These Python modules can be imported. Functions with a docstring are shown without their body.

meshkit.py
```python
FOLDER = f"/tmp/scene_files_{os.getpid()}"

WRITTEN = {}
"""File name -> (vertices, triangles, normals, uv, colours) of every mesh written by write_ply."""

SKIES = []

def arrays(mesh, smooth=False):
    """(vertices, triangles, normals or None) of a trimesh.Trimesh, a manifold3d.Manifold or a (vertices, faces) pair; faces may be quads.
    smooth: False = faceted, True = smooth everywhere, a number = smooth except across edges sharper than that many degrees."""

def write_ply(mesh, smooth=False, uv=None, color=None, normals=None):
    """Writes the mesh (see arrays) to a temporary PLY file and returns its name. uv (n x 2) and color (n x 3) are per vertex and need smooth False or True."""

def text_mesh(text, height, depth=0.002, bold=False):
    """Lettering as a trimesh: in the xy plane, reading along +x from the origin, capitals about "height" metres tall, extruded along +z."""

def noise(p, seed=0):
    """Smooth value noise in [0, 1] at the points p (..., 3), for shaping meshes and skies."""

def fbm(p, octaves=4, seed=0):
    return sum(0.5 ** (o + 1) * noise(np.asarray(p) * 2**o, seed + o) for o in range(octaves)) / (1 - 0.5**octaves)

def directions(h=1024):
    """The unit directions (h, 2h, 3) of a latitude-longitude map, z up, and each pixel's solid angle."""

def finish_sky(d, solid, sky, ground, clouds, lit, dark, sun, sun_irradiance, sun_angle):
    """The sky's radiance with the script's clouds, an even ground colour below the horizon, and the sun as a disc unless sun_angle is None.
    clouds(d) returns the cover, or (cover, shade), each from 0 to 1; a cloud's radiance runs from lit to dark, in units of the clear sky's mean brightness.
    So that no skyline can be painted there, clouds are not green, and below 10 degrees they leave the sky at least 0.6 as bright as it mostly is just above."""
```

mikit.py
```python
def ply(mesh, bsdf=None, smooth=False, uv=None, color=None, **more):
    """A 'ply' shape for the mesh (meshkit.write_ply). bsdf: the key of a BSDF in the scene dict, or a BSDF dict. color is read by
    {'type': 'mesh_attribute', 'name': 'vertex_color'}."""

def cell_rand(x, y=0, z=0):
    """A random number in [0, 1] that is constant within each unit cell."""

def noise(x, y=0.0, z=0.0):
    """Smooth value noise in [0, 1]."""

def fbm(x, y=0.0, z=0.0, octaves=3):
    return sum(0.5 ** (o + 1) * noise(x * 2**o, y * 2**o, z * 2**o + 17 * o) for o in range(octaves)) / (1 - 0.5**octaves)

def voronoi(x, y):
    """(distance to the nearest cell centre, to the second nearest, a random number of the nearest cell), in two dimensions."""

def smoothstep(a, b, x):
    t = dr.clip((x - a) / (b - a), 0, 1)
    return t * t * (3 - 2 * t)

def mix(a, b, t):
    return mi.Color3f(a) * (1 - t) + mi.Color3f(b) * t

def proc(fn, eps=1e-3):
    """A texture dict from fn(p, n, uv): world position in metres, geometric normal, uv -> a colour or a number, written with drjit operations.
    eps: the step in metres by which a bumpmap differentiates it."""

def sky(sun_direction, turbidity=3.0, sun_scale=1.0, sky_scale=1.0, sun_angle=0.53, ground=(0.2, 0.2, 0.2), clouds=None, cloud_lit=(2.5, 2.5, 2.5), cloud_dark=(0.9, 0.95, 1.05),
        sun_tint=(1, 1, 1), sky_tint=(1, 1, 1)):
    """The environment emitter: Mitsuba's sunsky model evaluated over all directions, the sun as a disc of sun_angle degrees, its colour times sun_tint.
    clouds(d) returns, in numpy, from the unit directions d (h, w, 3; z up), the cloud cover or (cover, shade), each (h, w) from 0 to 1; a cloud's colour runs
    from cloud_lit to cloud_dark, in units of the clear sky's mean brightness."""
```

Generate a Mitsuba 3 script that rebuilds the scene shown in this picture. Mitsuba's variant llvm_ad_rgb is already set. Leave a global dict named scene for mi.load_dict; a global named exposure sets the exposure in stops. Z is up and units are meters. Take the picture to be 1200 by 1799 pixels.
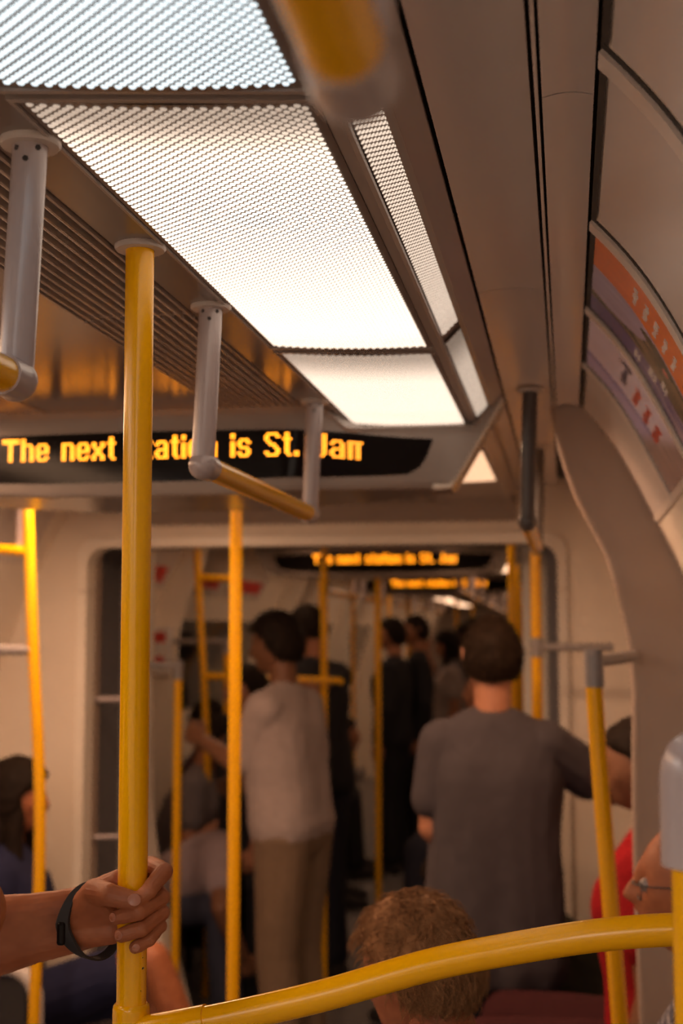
import math, random
import numpy as np, trimesh, mitsuba as mi, mikit, meshkit
import drjit as dr
import manifold3d as m3
from shapely.geometry import Polygon, LineString, box as sbox
T = mi.ScalarTransform4f
random.seed(7); RNG = np.random.default_rng(7)
scene, labels = {}, {}

# ------------------------------------------------------------------ camera, light, exposure
CAM = np.array([0.85, 0.0, 1.68]); YAW, PITCH, FPX = math.radians(9.80), math.radians(5.234), 2290.0
FWD = np.array([-math.sin(YAW) * math.cos(PITCH), math.cos(YAW) * math.cos(PITCH), math.sin(PITCH)])
scene['camera'] = {'type': 'thinlens', 'fov': math.degrees(2 * math.atan(600 / FPX)), 'fov_axis': 'x',
                   'aperture_radius': 0.0050, 'focus_distance': 1.38, 'near_clip': 0.05, 'far_clip': 100.0,
                   'to_world': T().look_at(origin=CAM.tolist(), target=(CAM + FWD).tolist(), up=[0, 0, 1])}
exposure = 0.06
WARM = np.array([1.0, 0.58, 0.34])          # the saloon lamps (with the photograph's warm balance)
LAMP = 12.5                                   # radiance of a lit diffuser
LED = [5.0, 1.25, .012]

# ------------------------------------------------------------------ helpers
def rgb(c): return {'type': 'rgb', 'value': [float(x) for x in c]}
def mat(name, color, rough=0.5, metallic=0.0, spec=0.5, coat=0.0, coat_gloss=0.9, sheen=0.0):
    col = color if isinstance(color, dict) else rgb(color)
    d = {'type': 'principled', 'base_color': col, 'roughness': rough, 'metallic': metallic, 'specular': spec}
    if coat: d['clearcoat'] = coat; d['clearcoat_gloss'] = coat_gloss
    if sheen: d['sheen'] = sheen
    scene[name] = {'type': 'twosided', 'bsdf': d}
    return name

def numbered(base):
    if base not in scene and base not in labels: return base
    i = 1
    while f'{base}_{i:03d}' in scene or f'{base}_{i:03d}' in labels: i += 1
    return f'{base}_{i:03d}'
def put(name, mesh, bsdf, parent=None, smooth=False, kind=None, label=None, **more):
    key = numbered(f'{parent}__{name}' if parent else name)
    scene[key] = mikit.ply(mesh, bsdf, smooth=smooth, **more) if not isinstance(mesh, dict) else dict(mesh)
    if kind: labels.setdefault(key, {})['kind'] = kind
    if label: labels.setdefault(key, {})['label'] = label
    return key
def thing(name, label, cat, group=None):
    key = numbered(name); labels[key] = {'label': label, 'category': cat}
    if group: labels[key]['group'] = group
    return key
def tag(key, label, cat, group=None):
    labels[key] = {'label': label, 'category': cat}
    if group: labels[key]['group'] = group
    return key
def struct(name, mesh, bsdf, smooth=False, label=None, **more):
    return put(name, mesh, bsdf, None, smooth, 'structure', label, **more)

def cat(ms): return trimesh.util.concatenate(ms)
def box(a, b):
    a, b = np.minimum(a, b), np.maximum(a, b)
    m = trimesh.creation.box(extents=b - a); m.apply_translation((a + b) / 2); return m
def rbox(a, b, r=0.01, n=12):
    a, b = np.minimum(a, b) + r, np.maximum(a, b) - r
    return tm(m3.Manifold.batch_hull([m3.Manifold.sphere(r, n).translate((x, y, z)) for x in (a[0], b[0]) for y in (a[1], b[1]) for z in (a[2], b[2])]))
def tm(man):
    m = man.to_mesh(); return trimesh.Trimesh(m.vert_properties[:, :3], m.tri_verts, process=False)
def man(mesh): return m3.Manifold(m3.Mesh(np.asarray(mesh.vertices, np.float32), np.asarray(mesh.faces, np.uint32)))
def tube(pts, r, n=24, caps=True):
    pts = np.asarray(pts, float); k = len(pts); rs = np.broadcast_to(np.asarray(r, float), (k,))
    t = np.gradient(pts, axis=0); t /= np.linalg.norm(t, axis=1, keepdims=True)
    up = np.array([0, 0, 1.0]) if abs(t[0][2]) < 0.9 else np.array([1.0, 0, 0])
    u = np.cross(t[0], up); u /= np.linalg.norm(u)
    a = np.arange(n) * 2 * np.pi / n; V = []
    for i in range(k):
        u = u - t[i] * (u @ t[i]); u /= np.linalg.norm(u); w = np.cross(t[i], u)
        V.append(pts[i] + rs[i] * (np.cos(a)[:, None] * u + np.sin(a)[:, None] * w))
    V = np.vstack(V); F = []
    j = np.arange(n); jn = (j + 1) % n
    for i in range(k - 1):
        F += [np.stack([i * n + j, i * n + jn, (i + 1) * n + jn], 1), np.stack([i * n + j, (i + 1) * n + jn, (i + 1) * n + j], 1)]
    if caps:
        V = np.vstack([V, pts[0], pts[-1]]); c0, c1 = k * n, k * n + 1; e = (k - 1) * n
        F += [np.stack([jn, j, j * 0 + c0], 1), np.stack([e + j, e + jn, j * 0 + c1], 1)]
    return trimesh.Trimesh(V, np.vstack(F), process=False)
def smooth_path(p, n=24):
    p = np.asarray(p, float); d = np.r_[0, np.cumsum(np.linalg.norm(np.diff(p, axis=0), axis=1))]
    from scipy.interpolate import CubicSpline
    return CubicSpline(d, p)(np.linspace(0, d[-1], n))
def lathe(profile, at=(0, 0, 0), n=32, axis=(0, 0, 1)):
    m = trimesh.creation.revolve(np.asarray(profile, float), sections=n)
    if tuple(axis) != (0, 0, 1): m.apply_transform(trimesh.geometry.align_vectors([0, 0, 1], axis))
    m.apply_translation(at); return m
def ball(c, r, n=20):
    m = trimesh.creation.icosphere(subdivisions=3, radius=r); m.apply_translation(c); return m
def sheet(P, flip=False):
    """A grid of points (a, b, 3) as a mesh."""
    P = np.asarray(P, float); a, b = P.shape[:2]; i = (np.arange(a - 1)[:, None] * b + np.arange(b - 1)[None]).ravel()
    F = np.vstack([np.stack([i, i + 1, i + b + 1], 1), np.stack([i, i + b + 1, i + b], 1)])
    return trimesh.Trimesh(P.reshape(-1, 3), F[:, ::-1] if flip else F, process=False)
def slab_along(profile, y0, y1, t, nseg=1, inward=None):
    """A profile in the (x, z) plane, thickened by t along its outward normal and extruded from y0 to y1: a closed shell."""
    p = np.asarray(profile, float); d = np.gradient(p, axis=0); nrm = np.stack([-d[:, 1], d[:, 0]], 1); nrm /= np.linalg.norm(nrm, axis=1, keepdims=True)
    q = p + nrm * t
    ring = np.vstack([p, q[::-1]]); k = len(ring)
    P0 = np.stack([ring[:, 0], np.full(k, y0), ring[:, 1]], 1); P1 = P0 + [0, y1 - y0, 0]
    V = np.vstack([P0, P1]); F = []
    for i in range(k):
        j = (i + 1) % k; F += [[i, j, j + k], [i, j + k, i + k]]
    n = len(p)
    for i in range(n - 1):
        a, b, c, e = i, i + 1, k - 2 - i, k - 1 - i
        F += [[a, c, b], [a, e, c], [a + k, b + k, c + k], [a + k, c + k, e + k]]
    m = trimesh.Trimesh(V, F, process=False); m.fix_normals(); return m
def extrude_xz(poly, y0, y1):
    if hasattr(poly, 'geoms'): return trimesh.util.concatenate([extrude_xz(g, y0, y1) for g in poly.geoms if g.geom_type == 'Polygon' and g.area > 1e-8])
    m = trimesh.creation.extrude_polygon(poly, y1 - y0, engine='earcut')
    v = np.array(m.vertices); m.vertices = np.stack([v[:, 0], y0 + v[:, 2], v[:, 1]], 1); m.invert(); return m
def shift2(m):
    """The second car stands a little to the left and bends away: move a mesh that was built in straight car coordinates."""
    v = np.array(m.vertices); v[:, 0] += -0.07 - 0.017 * (v[:, 1] - 5.0); m.vertices = v; return m
def same(m): return m
def arc(c, r, a0, a1, n): 
    a = np.radians(np.linspace(a0, a1, n)); return [(c[0] + r * math.cos(x), c[1] + r * math.sin(x)) for x in a]

# ------------------------------------------------------------------ materials
def speck(p, n, uv):
    s = mikit.noise(p.x * 160, p.y * 160, p.z * 160); return mikit.mix((.09, .085, .09), (.16, .15, .155), s)
def brushed(p, n, uv):
    s = mikit.fbm(p.x * 30, p.y * 3.0, p.z * 30); return mikit.mix((.60, .53, .50), (.66, .59, .555), s)
def ywear(p, n, uv):
    s = mikit.fbm(p.x * 25, p.y * 25, p.z * 9); return mikit.mix((.87, .425, .0), (.89, .445, .001), s)
def moq(p, n, uv):
    a = mikit.noise(p.x * 55, p.y * 55, p.z * 55); b = mikit.noise(p.x * 120 + 9, p.y * 120, p.z * 120)
    return mikit.mix(mikit.mix((.05, .05, .065), (.15, .12, .11), mikit.smoothstep(.45, .6, a)), (.34, .28, .24), mikit.smoothstep(.66, .76, b))
scene['mat_raft'] = {'type': 'twosided', 'bsdf': {'type': 'roughplastic', 'diffuse_reflectance': rgb((.22, .18, .16)), 'alpha': 0.05, 'int_ior': 1.75, 'nonlinear': False}}
mat('mat_raft_edge', (.34, .285, .26), .32, 0.0, .6)
mat('mat_cove', mikit.proc(brushed), .25, 0.15, .7)
mat('mat_dark_gap', (.02, .018, .017), .6)
mat('mat_cream', (.80, .71, .61), .42, 0, .5)
mat('mat_cream_trim', (.86, .79, .70), .35, 0, .5)
mat('mat_casing', (.34, .285, .255), .45, 0, .4)
mat('mat_casing_dark', (.16, .13, .12), .22, 0, .7)
mat('mat_black_glass', (.010, .008, .008), .12, 0, .12)
mat('mat_window', (.016, .015, .016), .06, 0, .8)
scene['mat_yellow'] = {'type': 'twosided', 'bsdf': {'type': 'roughplastic', 'diffuse_reflectance': mikit.proc(ywear), 'alpha': 0.06, 'int_ior': 1.5, 'nonlinear': False}}
scene['mat_grey_metal'] = {'type': 'twosided', 'bsdf': {'type': 'roughplastic', 'diffuse_reflectance': rgb((.42, .35, .35)), 'alpha': 0.07, 'int_ior': 1.6, 'nonlinear': False}}
mat('mat_stanchion_dark', (.07, .06, .058), .36)
mat('mat_grey_dark', (.27, .245, .245), .34, 0, .5)
mat('mat_flange', (.50, .44, .41), .35, 0, .5)
mat('mat_ad_blank', (.60, .53, .50), .28, 0.15, .6)
mat('mat_ad_rim', (.70, .62, .57), .35, 0.1, .6)
mat('mat_bulkhead', (.36, .28, .235), .42, 0, .45)
mat('mat_floor', mikit.proc(speck), .45)
mat('mat_floor_dark', (.11, .11, .125), .5)
mat('mat_rubber', (.02, .018, .02), .6)
mat('mat_bellows', (.12, .115, .13), .55)
mat('mat_moquette', mikit.proc(moq), .9, sheen=.4)
mat('mat_arm_frame', (.52, .47, .44), .38)
mat('mat_perforated', (.22, .17, .145), .35, 0.3, .6)
mat('mat_lens', (.55, .52, .50), .25, 0, .5)
mat('mat_slat', (.55, .48, .44), .25, 0.2, .6)
mat('mat_paper_white', (.74, .72, .73), .5)
mat('mat_red_print', (.55, .03, .03), .5)
mat('mat_black_print', (.03, .03, .035), .5)
mat('mat_chip', (.03, .022, .02), .7)

# ------------------------------------------------------------------ the car's shell
PROF = np.array([(.8865, 2.182), (.911, 2.155), (.945, 2.111), (.984, 2.045), (1.020, 1.973), (1.060, 1.890), (1.100, 1.802), (1.17, 1.62), (1.25, 1.40), (1.31, 1.15), (1.34, .80), (1.34, .40), (1.31, -.01)])
def dense(P, step=.02):
    P = smooth_path(P, 400); d = np.r_[0, np.cumsum(np.linalg.norm(np.diff(P, axis=0), axis=1))]
    s = np.linspace(0, d[-1], max(3, int(d[-1] / step))); return np.stack([np.interp(s, d, P[:, 0]), np.interp(s, d, P[:, 1])], 1)
PD = dense(PROF)
def mir(P): Q = np.array(P, float); Q[:, 0] *= -1; return Q
struct('floor', box((-1.36, -2.5, -.06), (1.36, 4.62, 0)), 'mat_floor')
for side, P in (('right', PD), ('left', mir(PD)[::-1])):
    struct(f'wall_{side}', slab_along(P, -2.5, 4.52, .05), 'mat_cream', 40)
struct('wall_back', box((-1.4, -2.56, 0), (1.4, -2.5, 2.3)), 'mat_cream')
ceil = struct('ceiling', box((-1.0, -2.5, 2.245), (1.0, 4.52, 2.28)), 'mat_casing_dark')
# coving panels beside the raft (one row each side), in lengths with a seam between them
for sx in (1, -1):
    for (x0, x1, ys) in ((.727, .823, ((-2.5, .30), (.303, 1.905), (1.908, 2.915), (2.92, 4.50))), (.834, .882, ((-2.5, 1.2), (1.203, 2.915)))):
        for (y0, y1) in ys:
            bow = .006 if x1 - x0 > .06 else .004
            xs = np.linspace(x0, x1, 9); zs = 2.180 + bow * (1 - ((xs - (x0 + x1) / 2) / ((x1 - x0) / 2)) ** 2)
            P = np.stack([xs, zs], 1)
            P = np.vstack([[x0, zs[0] + .02], P, [x1, zs[-1] + .02]])
            P = P if sx > 0 else mir(P)[::-1]
            put('cove_panel', slab_along(P, y0, y1, .004), 'mat_cove', ceil, 50)
    # pale bead beside the dark slot, and the dark slots themselves
    for xb in (.8285, ):
        b = box((sx * (xb - .0012), -2.5, 2.178), (sx * (xb + .0022), 2.915, 2.20)); put('bead', b, 'mat_ad_rim', ceil)
    put('slot_backing', box((sx * .70, -2.5, 2.206), (sx * .91, 4.5, 2.215)), 'mat_dark_gap', ceil)

# the central raft
def raft(y0, y1, mv=same, prefix=ceil, main=True):
    # flat centre, two grille openings, pole strips; light panels sit in slots between strips and edge frames
    z = 2.12
    segs = [(-.180, .180)] + [(s * a, s * b) for s in (1, -1) for a, b in ((.344, .402),)]
    for a, b in segs:
        a, b = min(a, b), max(a, b)
        put('raft_panel', mv(box((a, y0, z), (b, y1, z + .02))), 'mat_raft', prefix)
    for s in (1, -1):
        put('raft_panel', mv(box((s * .402, y0, z + .012), (s * .66, y1, z + .05))), 'mat_raft_edge', prefix)
        put('raft_panel', mv(box((s * .175, y0, z + .045), (s * .35, y1, z + .055))), 'mat_dark_gap', prefix)
        e = [(.6525, 2.118), (.664, 2.118), (.668, 2.121), (.668, 2.127), (.6545, 2.127), (.6525, 2.125)]
        put('raft_frame', mv(extrude_xz(Polygon([(s * x, zz) for x, zz in e]).buffer(0), y0, y1)), 'mat_raft_edge', prefix)
        e = [(.693, 2.150), (.700, 2.152), (.7185, 2.172), (.7185, 2.20), (.688, 2.20)]
        put('raft_frame', mv(extrude_xz(Polygon([(s * x, zz) for x, zz in e]).buffer(0), y0, y1)), 'mat_raft_edge', prefix)
        put('raft_frame', mv(extrude_xz(Polygon([(s * .70, 2.1455), (s * .703, 2.1465), (s * .7225, 2.1745), (s * .7225, 2.179), (s * .7195, 2.179)]).buffer(0), y0, y1)), 'mat_raft_edge', prefix)
        e = [(.664, 2.130), (.700, 2.166), (.700, 2.19), (.664, 2.19)]
        put('raft_panel', mv(extrude_xz(Polygon([(s * x, zz) for x, zz in e]).buffer(0), y0, y1)), 'mat_raft_edge', prefix)
raft(-2.5, 4.44)
# nose at the end of the raft
nose = [(4.44, 2.12), (4.47, 2.105), (4.50, 2.07), (4.515, 2.06), (4.515, 2.24), (4.44, 2.24)]
m = trimesh.creation.extrude_polygon(Polygon(nose), 1.36, engine='earcut'); v = np.array(m.vertices); m.vertices = np.stack([v[:, 2] - .68, v[:, 0], v[:, 1]], 1); m.fix_normals()
put('raft_nose', m, 'mat_casing', ceil)

# air grilles: long slats let into the raft
for s in (1, -1):
    for i, (y0, y1) in enumerate(((.35, 1.725), (1.735, 2.46))):
        lab = ('long slatted air grille in the ceiling beside the grey stanchions, nearer length', 'slatted air grille in the ceiling that ends at the dot matrix display') if s > 0 else ('slatted air grille on the far side of the ceiling centre, nearer length', 'slatted air grille on the far side of the ceiling centre, by the display')
        g = thing('air_grille', lab[i], 'air vent', 'slatted grilles along the ceiling')
        for k in range(11):
            xc = .189 + k * .0148
            e = [(xc - .0014, 2.1180), (xc + .0022, 2.1165), (xc + .0030, 2.118), (xc + .0030, 2.140), (xc + .0018, 2.140), (xc + .0018, 2.1205), (xc - .0014, 2.1205)]
            put('slat', extrude_xz(Polygon([(s * x, z) for x, z in e]).buffer(0), y0, y1), 'mat_slat', g)
        put('grille_frame', cat([box((s * .179, y0, 2.117), (s * .1825, y1, 2.14)), box((s * .3375, y0, 2.1165), (s * .3410, y1, 2.14)), box((s * .179, y1 - .004, 2.122), (s * .345, y1 + .004, 2.14))]), 'mat_raft_edge', g)

# ------------------------------------------------------------------ ceiling lights
def dome_field(cs, us, vs, ns, r, h, nseg=8):
    """One mesh of many little domes: centres cs, tangents us and vs, normals ns."""
    a = np.arange(nseg) * 2 * np.pi / nseg
    tpl = np.vstack([np.stack([np.cos(a) * r, np.sin(a) * r, 0 * a], 1), np.stack([np.cos(a + .39) * r * .68, np.sin(a + .39) * r * .68, 0 * a + h * .72], 1), [[0, 0, h]]])
    j = np.arange(nseg); jn = (j + 1) % nseg
    F = np.vstack([np.stack([j, jn, j + nseg], 1), np.stack([jn, jn + nseg, j + nseg], 1), np.stack([j + nseg, jn + nseg, j * 0 + 2 * nseg], 1)])
    V = cs[:, None] + tpl[None, :, :1] * us[:, None] + tpl[None, :, 1:2] * vs[:, None] + tpl[None, :, 2:] * ns[:, None]
    F = (F[None] + (np.arange(len(cs)) * len(tpl))[:, None, None]).reshape(-1, 3)
    return trimesh.Trimesh(V.reshape(-1, 3), F, process=False)
def falloff(y, y0, y1, lo0, lo1, fade):
    """A diffuser is bright along its tube and dimmer at the tube's two ends."""
    q = lambda t: np.clip(t, 0, 1) ** 2 * (3 - 2 * np.clip(t, 0, 1))
    return (lo0 + (1 - lo0) * q((y - y0 - .01) / (fade - .01))) * (lo1 + (1 - lo1) * q((y1 - .01 - y) / (fade - .01)))
def area(col, weight=1.0): return {'type': 'area', 'radiance': rgb(col), 'sampling_weight': float(max(weight, 1e-3))}
def lens_rows(t, name, C, us, vs, ns, r, h, nseg, y0, y1, col, lo0, lo1, fade, label, mv):
    """The dots, joined row by row into bands of equal brightness."""
    lev = np.round(falloff(C[:, 1], y0, y1, lo0, lo1, fade) * 16) / 16
    for L in np.unique(lev):
        c = C[lev == L]; one = np.ones((len(c), 1))
        put(name, mv(dome_field(c, one * us, one * vs, one * ns, r, h, nseg)), 'mat_lens', t, False, 'stuff', label, emitter=area(np.asarray(col) * max(L, .03), len(c) * r * r * 4 * float(np.mean(col)) * L * 10))
def light_unit(y0, y1, label, col, lo0=.2, lo1=.6, fade=.2, s=1, dots=True, mv=same, group='lit diffuser panels in the ceiling raft'):
    t = thing('ceiling_light', label, 'ceiling light', group)
    x0, x1, z, bow = .411, .646, 2.119, .004
    fz = lambda x: z - bow * (1 - ((x - (x0 + x1) / 2) / ((x1 - x0) / 2)) ** 2)
    xs = np.linspace(x0 - .006, x1 + .005, 13)
    P = np.stack([np.stack([s * xs, 0 * xs + y, fz(xs)], 1) for y in (y0 - .004, y1 + .004)])
    def skew(m):
        v = np.array(m.vertices); v[:, 1] += .178 * (np.abs(v[:, 0]) - .528); m.vertices = v; return m
    sk = skew if dots else same
    em = area(np.asarray(col) * .75, .24 * (y1 - y0) * float(np.mean(col)) * 10)
    if dots:
        put('diffuser', mv(sk(sheet(P, flip=s < 0))), 'mat_perforated', t, True)
        pitch, row = .0110, .0058; C = []
        for j in range(int((y1 - y0 - .008) / row) + 1):
            o = (j % 2) * pitch / 2
            n = int((x1 - x0 - .006 - o) / pitch) + 1
            C.append(np.stack([x0 + .003 + o + np.arange(n) * pitch, np.full(n, y0 + .004 + j * row), np.zeros(n)], 1))
        C = np.vstack(C); C[:, 2] = fz(C[:, 0]) - .0003; C[:, 0] *= s
        lens_rows(t, 'lens', C, [1, 0, 0], [0, -1, 0], [0, 0, -1], .0032, .0020, 8, y0, y1, col, lo0, lo1, fade, 'raised glowing dots of the diffuser', lambda m: mv(sk(m)))
        # sloping side strip
        a, b = np.array([.668, 2.1295]), np.array([.6925, 2.1545]); d = (b - a); L = np.linalg.norm(d); d /= L; nn = np.array([d[1], -d[0]])
        a = a + nn * .0015
        put('side_diffuser', mv(sheet(np.array([[[s * p[0], y, p[1]] for p in (a, a + d * L)] for y in (y0 - .004, y1 + .004)]), flip=s < 0)), 'mat_perforated', t)
        C = []
        for j in range(int((y1 - y0 - .008) / row) + 1):
            o = (j % 2) * .0039
            for q in np.arange(.0022 + o, L - .0015, .0078):
                c = a + d * q + nn * .0003; C.append([s * c[0], y0 + .004 + j * row, c[1]])
        C = np.array(C)
        lens_rows(t, 'side_lens', C, [s * d[0], 0, d[1]], [0, -1, 0], [s * nn[0], 0, nn[1]], .0027, .0014, 6, y0, y1, np.asarray(col) * .50, lo0, lo1, fade, 'small glowing dots on the sloping side', mv)
    else:
        put('diffuser', mv(sheet(P, flip=s > 0)), 'mat_lens', t, True, emitter=em)
    fr = [box((s * .402, y0 - .012, 2.116), (s * .6525, y0 - .005, 2.13)), box((s * .402, y1 + .005, 2.116), (s * .6525, y1 + .012, 2.13)), box((s * .4005, y0 - .012, 2.1165), (s * .4035, y1 + .012, 2.13))]
    put('light_frame', mv(sk(cat(fr))), 'mat_raft_edge', t)
    return t
W = WARM * LAMP
SOFT = np.array([1.0, .80, .63])
light_unit(.06, .975, 'cool white dotted ceiling light panel at the top left, nearest the camera', (.92, 1.10, 1.17), .95, .95)
light_unit(1.010, 1.957, 'long warm white dotted ceiling light panel over the near yellow pole', SOFT * 1.65, .22, .85, .14)
light_unit(2.005, 2.715, 'short dim dotted ceiling light panel just before the display', SOFT * 1.2, .3, .9, .26)
light_unit(2.93, 3.12, 'short ceiling light panel hidden just behind the dot matrix display', W * 7.0, dots=False)
light_unit(3.16, 3.80, 'softly lit ceiling light panel seen past the end of the dot matrix display', W * .115, dots=False)
COOL = np.array([1.0, .87, .77]) * 15.0         # the lamps of the end where the camera stands look whiter, as the panel at the top left does
for i, (y0, y1) in enumerate(((-2.3, -1.4), (-1.35, -.45))):
    light_unit(y0, y1, ('ceiling light panel over the right seats at the back end of the car', 'ceiling light panel over the right seats just behind the camera')[i], COOL, dots=False, group='lights behind the camera')
ROW = ('back end of the car', 'place just behind the camera', 'left seats beside the near pole', 'left seats beside the hand', 'left seats in front of the display', 'vestibule behind the display')
for i, (y0, y1) in enumerate(((-2.3, -1.4), (-1.35, -.45), (.06, .965), (1.005, 1.957), (1.995, 2.735), (2.95, 3.80))):
    light_unit(y0, y1, f'left row ceiling light panel over the {ROW[i]}', COOL if y0 < .5 else W * (2.6 if y0 > 2.9 else 1.1), s=-1, dots=False, group='lights over the left seats')

# ------------------------------------------------------------------ dot matrix display
GL = {'T': ['########', '########', '...##...', '...##...', '...##...', '...##...', '...##...', '...##...', '...##...'],
 'h': ['##....', '##....', '#####.', '##..##', '##..##', '##..##', '##..##', '##..##', '##..##'],
 'e': ['......', '......', '.####.', '##..##', '##..##', '######', '##....', '##..##', '.####.'],
 'n': ['......', '......', '#####.', '##..##', '##..##', '##..##', '##..##', '##..##', '##..##'],
 'x': ['......', '......', '##..##', '##..##', '.####.', '..##..', '.####.', '##..##', '##..##'],
 't': ['.##.', '.##.', '####', '.##.', '.##.', '.##.', '.##.', '.##.', '..##'],
 's': ['......', '......', '.####.', '##..##', '##....', '.####.', '....##', '##..##', '.####.'],
 'a': ['......', '......', '.####.', '##..##', '....##', '.#####', '##..##', '##..##', '.#####'],
 'i': ['##', '##', '..', '##', '##', '##', '##', '##', '##'],
 'o': ['......', '......', '.####.', '##..##', '##..##', '##..##', '##..##', '##..##', '.####.'],
 'S': ['.#####.', '##...##', '##.....', '.##....', '..###..', '....##.', '.....##', '##...##', '.#####.'],
 '.': ['..', '..', '..', '..', '..', '..', '..', '##', '##'],
 'J': ['...##', '...##', '...##', '...##', '...##', '...##', '...##', '##.##', '.###.'],
 'm': ['........', '........', '########', '##.##.##', '##.##.##', '##.##.##', '##.##.##', '##.##.##', '##.##.##']}
def led_dots(text, limit):
    c = 0; out = []
    for ch in text:
        if ch == ' ': c += 5; continue
        g = GL[ch]
        for r, line in enumerate(g):
            for k, q in enumerate(line):
                if q == '#' and c + k < limit: out.append((c + k, r))
        c += len(g[0]) + 1
    return np.array(out, float)
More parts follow.
